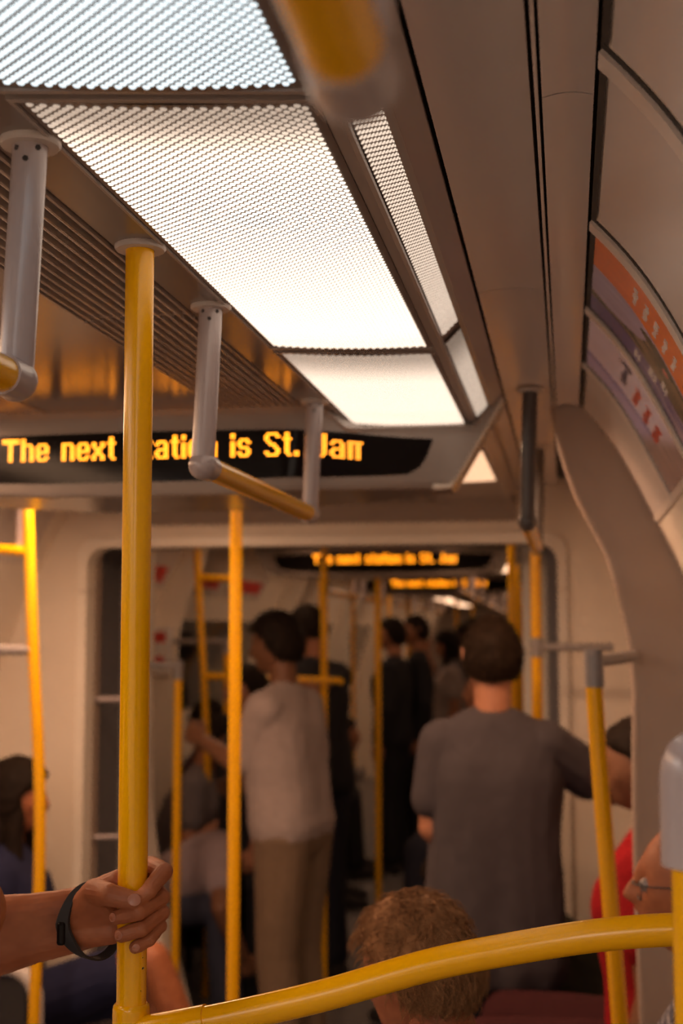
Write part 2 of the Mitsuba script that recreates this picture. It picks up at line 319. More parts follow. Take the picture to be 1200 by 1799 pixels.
def display(yc, label, x_text, limit=160, pitch=.00459, mv=same, group=None):
    """Casing across the raft: bowed front with a lens-shaped black window, a lip under the raft, a dark underside."""
    t = thing('led_display', label, 'display', group)
    ss = lambda a, b, x: np.clip((x - a) / (b - a), 0, 1) ** 2 * (3 - 2 * np.clip((x - a) / (b - a), 0, 1))
    yf = lambda x: yc - .205 + .205 * ss(.30, .62, np.abs(x))
    xs = np.r_[np.linspace(-.722, -.60, 12), np.linspace(-.59, .59, 90), np.linspace(.60, .722, 12)]
    def rows(x):
        ax = abs(x); k = 1 - ss(.385, .425, ax); y0 = float(yf(x))
        ytop, ztop = (y0 - .022) * k + (yc + .04) * (1 - k), 2.1215
        ztf = 2.112 * k + (1.68 + .1575 * (y0 + (.0 if yc < 3 else 9))) * (1 - k) if yc < 3 else 2.112
        ztf = min(ztf, 2.112); zb = float(np.interp(ax, [0, .19, .41, .53, .614, .732], [1.953, 1.953, 1.965, 1.977, 1.983, 2.182]))
        if ax > .66: ztop = 2.1215 + .062 * (ax - .66) / .062; ztf = max(ztf, min(ztop, zb + .03))
        pts = [(ytop, ztop), (ytop + .003, ztop - .003) if k > .5 else (ytop - .01, ztop - .002), (y0 - .010, ztf + .002), (y0 - .002, ztf - .006), (y0, 2.085), (y0, 2.03), (y0, 1.99), (y0 + .002, zb + .008), (y0 + .008, zb), (y0 + .03, zb - .001)]
        return [(y, max(z, zb - .001)) for y, z in pts]
    P = np.array([[[x, y, z] for y, z in rows(x)] for x in xs])
    put('casing', mv(sheet(P)), 'mat_casing', t, 35)
    B = np.array([[rows(x)[-1], (yc + .14, rows(x)[-1][1] - .001), (yc + .145, rows(x)[-1][1] + .006), (yc + .145, max(2.19, rows(x)[-1][1] + .007))] for x in xs])
    B = np.stack([np.repeat(xs[:, None], 4, 1), B[..., 0], B[..., 1]], -1)
    put('underside', mv(sheet(B)), 'mat_casing_dark', t, 35)
    rim = np.array([(x, rows(x)[-2][0] + .002, rows(x)[-2][1] + .001) for x in xs if .575 < x])
    for s in (1, -1):
        put('side_trim', mv(tube(rim * [s, 1, 1], .0075, 10)), 'mat_cream_trim', t, True)
    # lens-shaped window bent to the front
    X = np.linspace(-.579, .579, 93); ax = np.abs(X)
    zt = np.interp(ax, [0, .2, .35, .47, .579], [2.0805, 2.079, 2.077, 2.078, 2.0805]); zbm = np.interp(ax, [0, .20, .37, .46, .531, .556, .571, .579], [1.979, 1.9795, 1.984, 1.9935, 2.004, 2.0225, 2.052, 2.078])
    Wd = np.array([[[x, yf(x) - .0025, a + (b - a) * q] for q in np.linspace(0, 1, 5)] for x, a, b in zip(X, zbm, zt)])
    put('window', mv(sheet(Wd, flip=True)), 'mat_black_glass', t, True)
    D = led_dots('The next station is St. Jam', limit)
    x = x_text + D[:, 0] * pitch
    C = np.stack([x, yf(x) - .0030, 2.0690 - D[:, 1] * .00525], 1); one = np.ones((len(C), 1))
    put('lettering', mv(dome_field(C, one * [1, 0, 0], one * [0, 0, 1], one * [0, -1, 0], .00225, .0008, 8)), 'mat_lens', t, False, 'stuff', 'orange dot lettering of the next station announcement', emitter=area(LED, .05))
    return t
display(2.70, 'amber dot matrix display across the ceiling reading The next station is St. Jam', -.284)

# ------------------------------------------------------------------ handrails and poles
def stanchion(parent, x, y, ztop, zbot, r=.0158, m='mat_grey_metal', holes=True, xb=None, mv=same):
    put('stanchion', mv(tube([(x, y, ztop), (x if xb is None else xb, y, zbot)], r, 32)), m, parent, 40)
    put('flange', mv(lathe([(r * .9, -.006), (r * 1.62, -.006), (r * 1.75, -.0035), (r * 1.75, 0), (0, 0)], (x, y, ztop), 40)), 'mat_flange', parent, 40)
    if holes:
        for a, dz in ((-116, .0105), (-42, .0105), (-82, .0215)):
            ca, sa = math.cos(math.radians(a)), math.sin(math.radians(a))
            put('screw', lathe([(0, -.001), (.0026, -.001), (.0026, .0005), (.0016, .0007), (0, 0)], (x + ca * r, y + sa * r, ztop - dz), 12, (ca, sa, 0)), 'mat_chip', parent, 40)
def grab_rail(label, x, y0, y1, ztop=2.12, z=1.902, mv=same, group=None, m='mat_grey_metal', holes=True):
    t = thing('grab_rail', label, 'grab rail', group)
    d = .021
    put('bar', mv(tube([(x, y0 + d, z), (x, y1 - d, z)], .0160, 32)), 'mat_yellow', t, 40)
    for y, s in ((y0, 1), (y1, -1)):
        stanchion(t, x + .009, y, ztop, z + .006, m=m, holes=holes, xb=x, mv=mv)
        mm = tm(m3.Manifold.sphere(.0195, 32).translate((x, y, z)) + m3.Manifold.batch_hull([m3.Manifold.sphere(.0186, 28).translate((x, y, z)), m3.Manifold.cylinder(.004, .0182, .0182, 32).rotate((90, 0, 0)).translate((x, y + s * .028 + .002, z))]))
        put('elbow', mv(mm), m, t, 40)
    return t
grab_rail('yellow ceiling grab rail with grey stanchion cut by the left edge of the photo', .371, .42, 1.075, group='ceiling grab rails')
grab_rail('yellow ceiling grab rail in front of the display, hung on two grey stanchions', .371, 1.68, 2.42, group='ceiling grab rails')
grab_rail('blurred yellow ceiling grab rail close to the camera at the top', .768, -.35, .505, ztop=2.18, z=1.905, group='ceiling grab rails', holes=False)
grab_rail('yellow grab rail with a dark stanchion at the end of the coving panel', .772, 2.70, 3.55, ztop=2.18, z=1.905, group='ceiling grab rails', m='mat_stanchion_dark', holes=False)

def vpole(label, x, y, z0, z1, r=.0165, flange=True, base=True, group='yellow floor to ceiling poles', mv=same, x1=None):
    t = thing('pole', label, 'pole', group)
    x1 = x if x1 is None else x1
    put('tube', mv(tube([(x, y, z0), (x1, y, z1)], r, 28)), 'mat_yellow', t, 40)
    if flange: put('flange', mv(lathe([(r, -.006), (r * 1.75, -.006), (r * 1.9, -.003), (r * 1.9, 0), (0, 0)], (x1, y, z1), 32)), 'mat_flange', t, 40)
    if base: put('base', mv(lathe([(0, 0), (r * 2, 0), (r * 2, .006), (r * 1.3, .02), (r, .022)], (x, y, z0), 28)), 'mat_yellow', t, 40)
    return t
# the near pole, its collar and the bent rail that springs from it
t = thing('pole', 'sharp yellow pole at the left that the hand grips', 'pole', 'yellow floor to ceiling poles')
PX, PY = .3745, 1.405
put('tube', tube([(PX, PY, 1.27), (PX - .0005, PY - .006, 2.12)], .0163, 48), 'mat_yellow', t, 40)
put('flange', lathe([(.0163, -.006), (.0275, -.006), (.0295, -.0035), (.0295, 0), (0, 0)], (PX, PY - .006, 2.12), 40), 'mat_flange', t, 40)
put('lower_tube', tube([(PX, PY, 0), (PX, PY, 1.275)], .0163, 32), 'mat_yellow', t, 40)
for (a, z, r) in ((-26, 1.326, .0017), (-40, 1.328, .0006), (-22, 1.321, .0006), (-25, 1.3155, .0016), (-33, 1.317, .0005), (-24, 1.311, .0008), (-34, 1.292, .0008), (-27, 1.3235, .0009)):
    aa = math.radians(a); n = np.array([math.cos(aa), math.sin(aa), 0])
    h = m3.Manifold.batch_hull([m3.Manifold.sphere(r * random.uniform(.5, .8), 8).translate((random.uniform(-r, r) * .6, random.uniform(-r, r) * .6, 0)) for _ in range(4)]).scale((1, 1, .12))
    hm = tm(h); hm.apply_transform(trimesh.geometry.align_vectors([0, 0, 1], n)); hm.apply_translation(np.array([PX, PY, z]) + n * .0163)
    put('paint_chip', hm, 'mat_chip', t, label='dark chip in the yellow paint')
col = thing('curved_handrail', 'glossy yellow bent handrail across the bottom from the near pole to the right post', 'handrail')
put('collar', lathe([(.0163, .050), (.0172, .0505), (.0195, .048), (.0203, .044), (.0203, -.03), (.0195, -.036), (.0163, -.037)], (PX, PY, 1.226), 40), 'mat_yellow', col, 40)
RP = smooth_path([(PX + .012, PY - .006, 1.246), (.437, 1.394, 1.258), (.518, 1.392, 1.278), (.610, 1.390, 1.3041), (.700, 1.388, 1.3336), (.789, 1.384, 1.3556), (.875, 1.38, 1.373), (.941, 1.378, 1.3813), (1.06, 1.37, 1.387), (1.25, 1.365, 1.387)], 90)
put('bar', tube(RP, .0163, 40), 'mat_yellow', col, 40)
put('sleeve', tube(RP[:9], .0182, 40), 'mat_yellow', col, 40)
k = RP[12]
post = thing('post', 'blurred yellow post with a grey cap at the right edge of the photo', 'post')
put('tube', tube([(.936, .93, 0), (.936, .93, 1.535)], .0190, 36), 'mat_yellow', post, 40)
put('cap', lathe([(0, .090), (.010, .0885), (.019, .082), (.0245, .070), (.026, .057), (.026, 0), (.0195, -.002)], (.936, .93, 1.522), 40), 'mat_grey_metal', post, 40)
vpole('yellow pole behind the display, between the near pole and the man in white', -.043, 3.47, 0, 2.12)
# right draught-screen pole with grey tee
t = thing('pole', 'slanting yellow pole with a grey tee top beside the man in the grey tee shirt', 'pole', 'yellow floor to ceiling poles')
A, B = np.array([.900, 2.66, 1.628]), np.array([.960, 2.66, .45])
put('tube', tube(smooth_path([A + [0, 0, -.05], (.918, 2.66, 1.25), (.943, 2.66, .85), B, (.965, 2.66, 0)], 24), .0165, 28), 'mat_yellow', t, 40)
put('tee', tube([A + [0, 0, .016], A + [.0015, 0, -.058]], .0192, 28), 'mat_grey_dark', t, 40)
put('arm', tube([A + [.004, 0, -.008], (.985, 2.80, 1.628), (.992, 2.93, 1.628)], .0125, 20), 'mat_grey_dark', t, 40)
put('screw', ball(A + np.array([-.004, -.018, .006]), .003), 'mat_grey_metal', t, True)
t = thing('pole', 'yellow pole under the dark stanchion at the right of the gangway', 'pole', 'yellow floor to ceiling poles')
put('tube', tube([(.755, 4.15, 0), (.753, 4.15, 2.18)], .0165, 28), 'mat_yellow', t, 40)
put('arm', tube([(.755, 4.15, 1.631), (.99, 4.15, 1.631)], .0125, 20), 'mat_grey_dark', t, 40)
put('arm_collar', tube([(.755, 4.15, 1.60), (.755, 4.15, 1.66)], .0195, 24), 'mat_grey_dark', t, 40)
t = thing('pole', 'curved yellow pole at the far left with a short yellow rail at its top', 'pole', 'yellow floor to ceiling poles')
LP = smooth_path([(-.715, 3.6, 2.16), (-.705, 3.6, 2.02), (-.680, 3.6, 1.62), (-.655, 3.6, 1.28), (-.648, 3.6, .95), (-.655, 3.6, .6), (-.66, 3.6, 0)], 40)
put('tube', tube(LP, .0165, 28), 'mat_yellow', t, 40)
put('rail', tube([(-.705, 3.6, 1.915), (-.96, 3.55, 1.935)], .0150, 24), 'mat_yellow', t, 40)
put('arm', tube([(-.682, 3.6, 1.626), (-1.14, 3.6, 1.630)], .0150, 24), 'mat_grey_dark', t, 40)
st = put('bracket', tube([(-.735, 3.62, 2.16), (-.735, 3.62, 1.925)], .0150, 24), 'mat_grey_metal', t, 40)

# ------------------------------------------------------------------ adverts along the coving
def prof_at(s):   # point, tangent and inward normal on the coving at arclength s
    d = np.r_[0, np.cumsum(np.linalg.norm(np.diff(PD, axis=0), axis=1))]
    p = np.array([np.interp(s, d, PD[:, 0]), np.interp(s, d, PD[:, 1])]); q = np.array([np.interp(s + .005, d, PD[:, 0]), np.interp(s + .005, d, PD[:, 1])])
    tt = (q - p) / np.linalg.norm(q - p); return p, tt, np.array([-abs(tt[1]), -abs(tt[0])]) 
def cove_sheet(y0, y1, s0, s1, h, n=26, ny=2, s=1):
    S = np.linspace(s0, s1, n); rows = []
    for y in np.linspace(y0, y1, ny):
        r = []
        for q in S:
            p, tt, nn = prof_at(q); p = p + nn * h; r.append((s * p[0], y, p[1]))
        rows.append(r)
    uv = np.stack(np.meshgrid(np.linspace(0, 1, ny), np.linspace(0, 1, n), indexing='ij'), -1).reshape(-1, 2)
    return sheet(rows, flip=s < 0), uv
def cove_solid(y0, y1, s0, s1, h0, h1, n=26, s=1):
    S = np.linspace(s0, s1, n); ring0 = []
    a = [prof_at(q) for q in S]
    lo = np.array([p + nn * h0 for p, tt, nn in a]); hi = np.array([p + nn * h1 for p, tt, nn in a])
    poly = Polygon(np.vstack([hi, lo[::-1]]) * [s, 1]).buffer(0)
    return extrude_xz(poly, y0, y1)
def poster_orange(p, n, uv):
    u, v = uv.x, uv.y      # u: along the car (0 nearest the camera), v: down the curve
    f = mikit.fbm(p.y * 60, p.x * 14, p.z * 14); f2 = mikit.fbm(p.y * 150, p.x * 16, p.z * 16)
    edge = .36 + .10 * v
    orange = mikit.mix((.80, .19, .010), (.66, .125, .006), f)
    sky = mikit.mix((.34, .27, .42), (.46, .38, .55), f)
    hill = mikit.mix((.035, .035, .02), (.22, .15, .09), mikit.smoothstep(.42, .62, f2))
    violet = mikit.mix((.11, .08, .24), (.36, .28, .36), mikit.smoothstep(.48, .68, f2 * .6 + v * .4))
    c = mikit.mix(orange, sky, mikit.smoothstep(edge - .006, edge + .006, u))
    ridge = .60 + .10 * dr.sin(v * 7.0 + .6) - .20 * mikit.smoothstep(.35, .55, v) + .05 * f
    c = mikit.mix(c, hill, mikit.smoothstep(edge + .01, edge + .02, u) * mikit.smoothstep(ridge - .02, ridge + .02, u))
    lake = .76 - .05 * v + .05 * f
    c = mikit.mix(c, violet, mikit.smoothstep(lake - .02, lake + .02, u))
    # a dark leaf-shaped hull
    d = dr.square((u - edge - .10 + .06 * v) / .055) + dr.square((v - .52) / .17)
    c = mikit.mix(c, mi.Color3f(.045, .04, .03), 1 - mikit.smoothstep(.8, 1.0, d))
    d2 = dr.square((u - edge - .12) / .03) + dr.square((v - .60) / .03)
    c = mikit.mix(c, mi.Color3f(.5, .12, .10), 1 - mikit.smoothstep(.7, 1.0, d2))
    return c
def poster_white(p, n, uv):
    u, v = uv.x, uv.y; f = mikit.fbm(p.y * 60, p.x * 14, p.z * 14)
    c = mikit.mix((.76, .68, .86), (.80, .72, .92), f)
    wave = .66 - .10 * v + .06 * dr.sin(v * 5)
    c = mikit.mix(c, mikit.mix((.20, .17, .48), (.52, .45, .75), mikit.smoothstep(.0, .10, u - wave)), mikit.smoothstep(wave - .01, wave + .01, u))
    c = mikit.mix(c, mikit.mix((.42, .31, .31), (.24, .17, .17), f), mikit.smoothstep(.62, .80, v + (u - .5) * .25))
    return c
mat('mat_poster_orange', mikit.proc(poster_orange), .30, 0, .5)
mat('mat_poster_white', mikit.proc(poster_white), .30, 0, .5)
mat('mat_print_white', (.95, .90, .88), .4)
mat('mat_print_red', (.70, .10, .05), .5)
mat('mat_print_navy', (.10, .08, .14), .5)
S_END = .300
def squiggle(parent, y_a, y_b, s_a, s_b, h, m, seed, n=9, name='print', lab=None, s=1):
    """Illegible small lettering: uneven upright strokes standing along a line, on the poster's surface."""
    r = random.Random(seed); ms = []
    for i in range(n):
        y0 = y_a + (y_b - y_a) * (i + .1) / n; y1 = y0 + (y_b - y_a) / n * r.uniform(.5, .85)
        a = s_a + (s_b - s_a) * r.choice((0, 0, .25, .3)); b = s_b + (s_b - s_a) * r.choice((0, 0, .25))
        mm, _ = cove_sheet(y0, y1, a, b, h, 3, 2, s); ms.append(mm)
    put(name, cat(ms), m, parent, label=lab)
def advert(y0, y1, label, kind, s=1):
    t = thing('advert_panel', label, 'advert panel', 'curved advert panels along the coving')
    rw = .045
    put('rim', cat([cove_solid(y0 + .012, y0 + rw, .002, S_END + .012, -.002, .0052, s=s), cove_solid(y0 + rw, y1, S_END - .002, S_END + .012, -.002, .0048, s=s)]), 'mat_ad_rim', t, 40)
    mm, _ = cove_sheet(y0, y0 + .0125, .0, S_END + .012, .0009, s=s); put('groove', mm, 'mat_dark_gap', t)
    mm, _ = cove_sheet(y0 + rw, y1, .002, .011, .0028, 3, 2, s=s); put('groove', mm, 'mat_dark_gap', t)
    if kind == 'blank':
        put('plate', cove_solid(y0 + rw, y1 - .003, .014, S_END - .002, 0, .0022, s=s), 'mat_ad_blank', t, 40)
    else:
        a, b, s0, s1 = y0 + rw + .002, y1 - .002, .010, S_END - .004
        mm, uv = cove_sheet(a, b, s0, s1, .0024, s=s)
        put('poster', mm, 'mat_poster_' + kind, t, True, uv=uv)
        L = s1 - s0; Ly = b - a
        if kind == 'orange':
            for k in range(5):
                q = s0 + L * (.27 + .085 * k)
                squiggle(t, a + Ly * (.10 + .02 * k), a + Ly * (.30 + .015 * k), q, q + L * .030, .0030, 'mat_print_white', 40 + k, 8, lab='line of small white lettering')
            for k, (u0, v0, w) in enumerate(((.80, .36, .05), (.74, .49, .07), (.66, .60, .06))):
                squiggle(t, a + Ly * u0, a + Ly * (u0 + .13), s0 + L * v0, s0 + L * (v0 + w * .5), .0030, 'mat_print_white', 60 + k, 7, lab='small white lettering')
                squiggle(t, a + Ly * (u0 + .02), a + Ly * (u0 + .14), s0 + L * (v0 + w * .65), s0 + L * (v0 + w), .0030, 'mat_print_white', 70 + k, 7, lab='small white lettering')
            mm, _ = cove_sheet(a + Ly * .13, a + Ly * .34, s0 + L * .73, s0 + L * .78, .0030, 4, 2, s=s); put('badge', mm, 'mat_print_navy', t, label='small dark square badge')
        else:
            squiggle(t, a + Ly * .20, a + Ly * .52, s0 + L * .30, s0 + L * .35, .0030, 'mat_print_navy', 80, 9, lab='dark lettering')
            squiggle(t, a + Ly * .10, a + Ly * .18, s0 + L * .26, s0 + L * .38, .0030, 'mat_print_navy', 81, 4, lab='dark flourish')
            for k in range(3):
                q = s0 + L * (.43 + .12 * k)
                squiggle(t, a + Ly * (.22 + .02 * k), a + Ly * (.58 + .02 * k), q, q + L * .055, .0030, 'mat_print_red', 90 + k, 9, lab='line of red lettering')
    return t
advert(.63, 1.085, 'blank curved metal panel at the top right corner', 'blank')
advert(1.092, 1.560, 'blank curved metal panel between the top right corner and the orange poster', 'blank')
advert(1.568, 1.990, 'curved advert poster with an orange band and a dark lake landscape', 'orange')
advert(1.998, 2.415, 'curved white advert poster with dark and red lettering', 'white')
advert(2.422, 2.905, 'blank curved metal panel beyond the white poster', 'blank')
for y0, y1, k, lab in ((3.06, 3.50, 'blank', 'blank curved panel high on the left wall'), (3.51, 3.95, 'white', 'white curved advert poster high on the left wall beside the curved pole'), (3.96, 4.40, 'blank', 'blank curved panel high on the left wall next to the end wall')):
    advert(y0, y1, lab, k, s=-1)

# bulkhead screens (curved inner edge) at the end of the seat bays
inner = smooth_path([(.826, 2.194), (.859, 2.033), (.895, 1.943), (.937, 1.862), (.972, 1.741), (.987, 1.667), (.993, 1.445), (.997, .848), (1.00, 0)], 60)
for s, key in ((1, 'right'), (-1, 'left')):
    o = [(x, z) for x, z in PD[::-1]]
    poly = Polygon([(s * x, z) for x, z in list(inner) + [(1.31, 0)] + o[1:] + [(.885, 2.194)]]).buffer(0)
    t = struct(f'trim_{1 if s > 0 else 2}', extrude_xz(poly, 2.925, 2.955), 'mat_bulkhead', label='curved brown bulkhead screen between seat bay and vestibule')
    put('edge_strip', tube([(s * x, 2.94, z) for x, z in inner], .009, 12), 'mat_bulkhead', t, True)

# ------------------------------------------------------------------ end wall, gangway
def rrect(x0, x1, z0, z1, r):
    return sbox(x0 + r, z0, x1 - r, z1 - r).union(sbox(x0, z0, x1, z1 - r)).union(Polygon(arc((x0 + r, z1 - r), r, 90, 180, 12) + [(x0 + r, z1 - r)])).union(Polygon(arc((x1 - r, z1 - r), r, 0, 90, 12) + [(x1 - r, z1 - r)])).union(sbox(x0 + r, z1 - r, x1 - r, z1)).buffer(.0004).buffer(-.0004)
full = sbox(-1.36, 0, 1.36, 2.26)
hole = rrect(-.905, .855, -.1, 2.022, .07)
we = struct('wall_front', extrude_xz(full.difference(hole), 4.52, 4.58), 'mat_cream')
inner_o = rrect(-.868, .818, -.1, 1.984, .07)
ring = rrect(-.902, .852, 0, 2.019, .068).difference(inner_o)
d1 = struct('door_1', extrude_xz(ring.intersection(sbox(-2, 1.825, 2, 3)), 4.508, 4.60), 'mat_cream_trim', label='cream gangway frame')
put('frame_piece', extrude_xz(ring.intersection(sbox(-2, 0, 2, 1.822)), 4.508, 4.60), 'mat_cream_trim', d1)
# recess, rubber and bellows
def tunnel(y0, y1, x0, x1, z1, t, r=.06):
    return extrude_xz(rrect(x0 - t, x1 + t, 0, z1 + t, r + t).difference(rrect(x0, x1, -.1, z1, r)), y0, y1)
put('recess', tunnel(4.60, 4.68, -.875, .825, 2.000, .03), 'mat_bulkhead', d1)
for i in range(5):
    put('bellows_fold', shift2(tunnel(4.68 + i * .07, 4.715 + i * .07, -.835, .845, 2.006 + .008 * (i % 2), .05)), 'mat_bellows', d1)
    put('bellows_fold', shift2(tunnel(4.715 + i * .07, 4.75 + i * .07, -.850, .860, 2.022, .04)), 'mat_rubber', d1)
put('gangway_handle', tube([(-.87, 4.63, 1.43), (-.82, 4.66, 1.43), (-.74, 4.68, 1.43)], .012, 16), 'mat_grey_metal', d1, True)
put('gangway_handle', tube([(-.87, 4.63, .93), (-.80, 4.66, .93), (-.74, 4.68, .93)], .010, 16), 'mat_grey_metal', d1, True)
struct('trim_3', box((-1.0, 4.62, -.06), (.9, 5.12, .004)), 'mat_floor_dark', label='dark gangway floor plate')

# ------------------------------------------------------------------ the second and third cars
struct('floor', shift2(box((-1.36, 5.12, -.06), (1.36, 24, 0))), 'mat_floor', label='grey floor of the next car')
put('threshold', shift2(box((-1.2, 10.0, 0), (1.2, 11.0, .003))), 'mat_floor_dark', 'floor_001')
for side, P in (('right', PD), ('left', mir(PD)[::-1])):
    w2 = struct(f'wall_{side}', shift2(slab_along(P, 5.12, 24, .05)), 'mat_cream', 40, label='wall of the next car')
ceil2 = struct('ceiling', shift2(box((-1.0, 5.12, 2.2), (1.0, 24, 2.24))), 'mat_casing', label='ceiling of the next car')
hole2 = rrect(-.735, .755, -.1, 2.06, .07)
d2 = struct('door_2', shift2(extrude_xz(sbox(-1.36, 0, 1.36, 2.25).difference(hole2), 5.06, 5.12)), 'mat_cream', label='cream end of the next car')
put('frame_piece', shift2(extrude_xz(rrect(-.765, .785, 0, 2.09, .07).difference(rrect(-.732, .752, -.1, 2.057, .07)), 5.03, 5.075)), 'mat_cream_trim', d2)
# bulging lower lining at each side of the gangway
for s, xo in ((-1, -.735), (1, .755)):
    prof = smooth_path([(0, 1.15), (.004, .95), (.03, .75), (.085, .50), (.145, .28), (.19, .10), (.20, .0)], 24)
    P = np.array([[[xo - s * a, y, z] for a, z in prof] for y in (4.98, 5.14)])
    poly = Polygon([(xo - s * a, z) for a, z in prof] + [(xo + s * .02, 0), (xo + s * .02, 1.15)]).buffer(0)
    put('lining', shift2(extrude_xz(poly, 4.98, 5.14)), 'mat_cream_trim', d2)
raft(5.12, 23.5, shift2, ceil2)
struct('wall_far', shift2(box((-1.4, 24, 0), (1.4, 24.05, 2.3))), 'mat_casing', label='far end of the train')
FAR = ('nearest', 'second', 'third', 'fourth', 'fifth', 'farthest')
for k, (y0, y1) in enumerate(((5.3, 6.5), (7.15, 9.7), (10.4, 12.6), (13.6, 16.5), (17.2, 20), (20.5, 23))):
    for s in (1, -1):
        light_unit(y0, y1, f'{FAR[k]} ceiling light panel of the next cars, over the right seats' if s > 0 else f'{FAR[k]} ceiling light panel of the next cars, over the left seats', W * .25, s=s, dots=False, mv=shift2, group='ceiling lights of the next cars')
display(6.75, 'nearer of two blurred amber displays in the next car', -.33, 160, mv=shift2, group='blurred displays in the next car')
display(10.2, 'farther of two blurred amber displays in the next car', -.33, 160, mv=shift2, group='blurred displays in the next car')
for i, (y0, y1) in enumerate(((7.2, 8.3), (8.7, 9.8), (10.6, 11.8), (12.3, 13.6), (14.2, 15.6))):
    grab_rail(f'{FAR[i]} yellow ceiling grab rail on the left line of the next cars', -.37, y0, y1, mv=shift2, group='grab rails of the next cars', holes=False)
    grab_rail(f'{FAR[i]} yellow ceiling grab rail on the right line of the next cars', .37, y0, y1, mv=shift2, group='grab rails of the next cars', holes=False)
# bulkheads, windows, notices, poles of the next cars
BK = []
for i, y in enumerate((6.35, 9.2, 12.2, 15.0)):
    for s in (1, -1):
        poly = Polygon([(s * x, z) for x, z in list(inner) + [(1.31, 0)] + [tuple(q) for q in PD[::-1]][1:] + [(.885, 2.194)]]).buffer(0)
        BK.append(struct('trim_4', shift2(extrude_xz(poly, y, y + .03)), 'mat_cream_trim', label='pale curved bulkhead screen in the next car'))
wins = []
for i, (y0, y1) in enumerate(((6.6, 8.9), (9.5, 12.0), (12.5, 14.8))):
    for s in (1, -1):
        lo, hi = .50, 1.05
        wins.append(put('window_%d' % (1 + len(wins)), shift2(cove_solid(y0, y1, lo, hi, -.01, .008, s=s)), 'mat_window', None, kind='structure', label='dark window of the next car'))
for i, (y0, y1) in enumerate(((-1.2, .5), (1.0, 2.7))):
    for s in (1, -1):
        wins.append(put('window_%d' % (1 + len(wins)), cove_solid(y0, y1, .50, 1.05, -.01, .008, s=s), 'mat_window', None, kind='structure', label='dark tunnel window'))
for i, (y0, y1) in enumerate(((5.3, 6.3), (6.45, 7.4), (7.5, 8.5))):
    t = thing('advert_panel', ['white curved poster with a red band nearest in the next car, upper left', 'white curved poster with a red band in the middle of the next car, upper left', 'white curved poster with a red band farthest in the next car, upper left'][i], 'advert panel', 'blurred posters in the next car')
    put('poster', shift2(cove_solid(y0, y1, .03, .34, 0, .01, s=-1)), 'mat_ad_blank', t)
    put('band', shift2(cove_solid(y0 + .1, y1 - .1, .22, .30, .01, .012, s=-1)), 'mat_red_print', t)
t = thing('notice', 'white notice with a red heading and two round symbols in the next car', 'notice')
put('board', shift2(box((-1.20, 6.30, 1.47), (-1.015, 6.34, 1.70))), 'mat_paper_white', t)
put('heading', shift2(box((-1.17, 6.297, 1.625), (-1.04, 6.301, 1.675))), 'mat_red_print', t)
put('symbol', shift2(lathe([(0, 0), (.025, 0), (.025, .003), (0, .003)], (-1.15, 6.30, 1.535), 24, (0, -1, 0))), 'mat_black_print', t)
put('symbol', shift2(lathe([(0, 0), (.028, 0), (.028, .003), (0, .003)], (-1.07, 6.30, 1.53), 24, (0, -1, 0))), 'mat_red_print', t)

far = [  # label, x, y, lean
 ('yellow pole in the middle of the next car, just right of the man in black', -.005, 6.6, 0), ('thin yellow pole standing on the dark floor band of the next car', -.225, 10.25, 0),
 ('yellow pole beside the man in black tee shirt', -.19, 6.05, 0), ('yellow pole right of the gangway behind the man in the grey tee shirt', .70, 5.55, 0),
 ('second yellow pole right of the gangway, deeper in', .66, 7.0, 0), ('third yellow pole right of the gangway, deeper in', .66, 8.6, 0),
 ('far yellow pole on the right of the next car, fourth from the gangway', .66, 10.4, 0), ('far yellow pole on the right of the next car, fifth from the gangway', .66, 12.2, 0), ('farthest yellow pole on the right of the train', .66, 14.5, 0),
 ('yellow pole left of the man in black tee shirt', -.66, 8.7, 0), ('far yellow pole on the left side, behind the man in black tee shirt', -.66, 10.2, 0), ('farthest yellow pole on the left of the train', -.66, 12.6, 0), ('far central yellow pole deep in the train', -.03, 13.0, 0), ('farthest central yellow pole deep in the train', -.03, 16.0, 0)]
for lab, x, y, l in far: vpole(lab, x, y, 0, 2.12, mv=shift2, group='yellow poles of the next cars')
t = thing('pole', 'curved yellow pole with cross rails at the left of the gangway', 'pole', 'yellow poles of the next cars')
put('tube', shift2(tube(smooth_path([(-.80, 6.0, 2.13), (-.79, 6.0, 1.9), (-.755, 6.0, 1.4), (-.735, 6.0, .9), (-.74, 6.0, 0)], 30), .0165, 24)), 'mat_yellow', t, 40)
put('rail', shift2(tube([(-.79, 6.0, 1.935), (-.62, 6.02, 1.93)], .015, 20)), 'mat_yellow', t, 40)
t = thing('pole', 'yellow pole with a grey tee top beside the notice', 'pole', 'yellow poles of the next cars')
put('tube', shift2(tube([(-.70, 6.25, 0), (-.71, 6.25, 1.60)], .0165, 24)), 'mat_yellow', t, 40)
put('tee', shift2(tube([(-.71, 6.25, 1.57), (-.71, 6.25, 1.65)], .02, 20)), 'mat_grey_dark', t, 40)
put('arm', shift2(tube([(-.71, 6.25, 1.63), (-1.0, 6.3, 1.63)], .0135, 20)), 'mat_grey_dark', t, 40)
t = thing('pole', 'yellow pole with a grey cap that the man in white holds', 'pole', 'yellow poles of the next cars')
put('tube', tube([(-.668, 5.0, .0), (-.668, 5.0, 1.52)], .0165, 24), 'mat_yellow', t, 40)
put('tee', tube([(-.668, 5.0, 1.49), (-.668, 5.0, 1.565)], .02, 20), 'mat_grey_dark', t, 40)
put('arm', tube([(-.668, 5.0, 1.548), (-.86, 4.95, 1.548)], .0135, 20), 'mat_grey_dark', t, 40)
t = thing('handrail', 'yellow cross rail behind the man in white', 'handrail')
put('bar', shift2(tube([(-.77, 6.0, 1.47), (-.12, 6.05, 1.45), (-.10, 6.05, 1.44)], .0155, 20)), 'mat_yellow', t, 40)

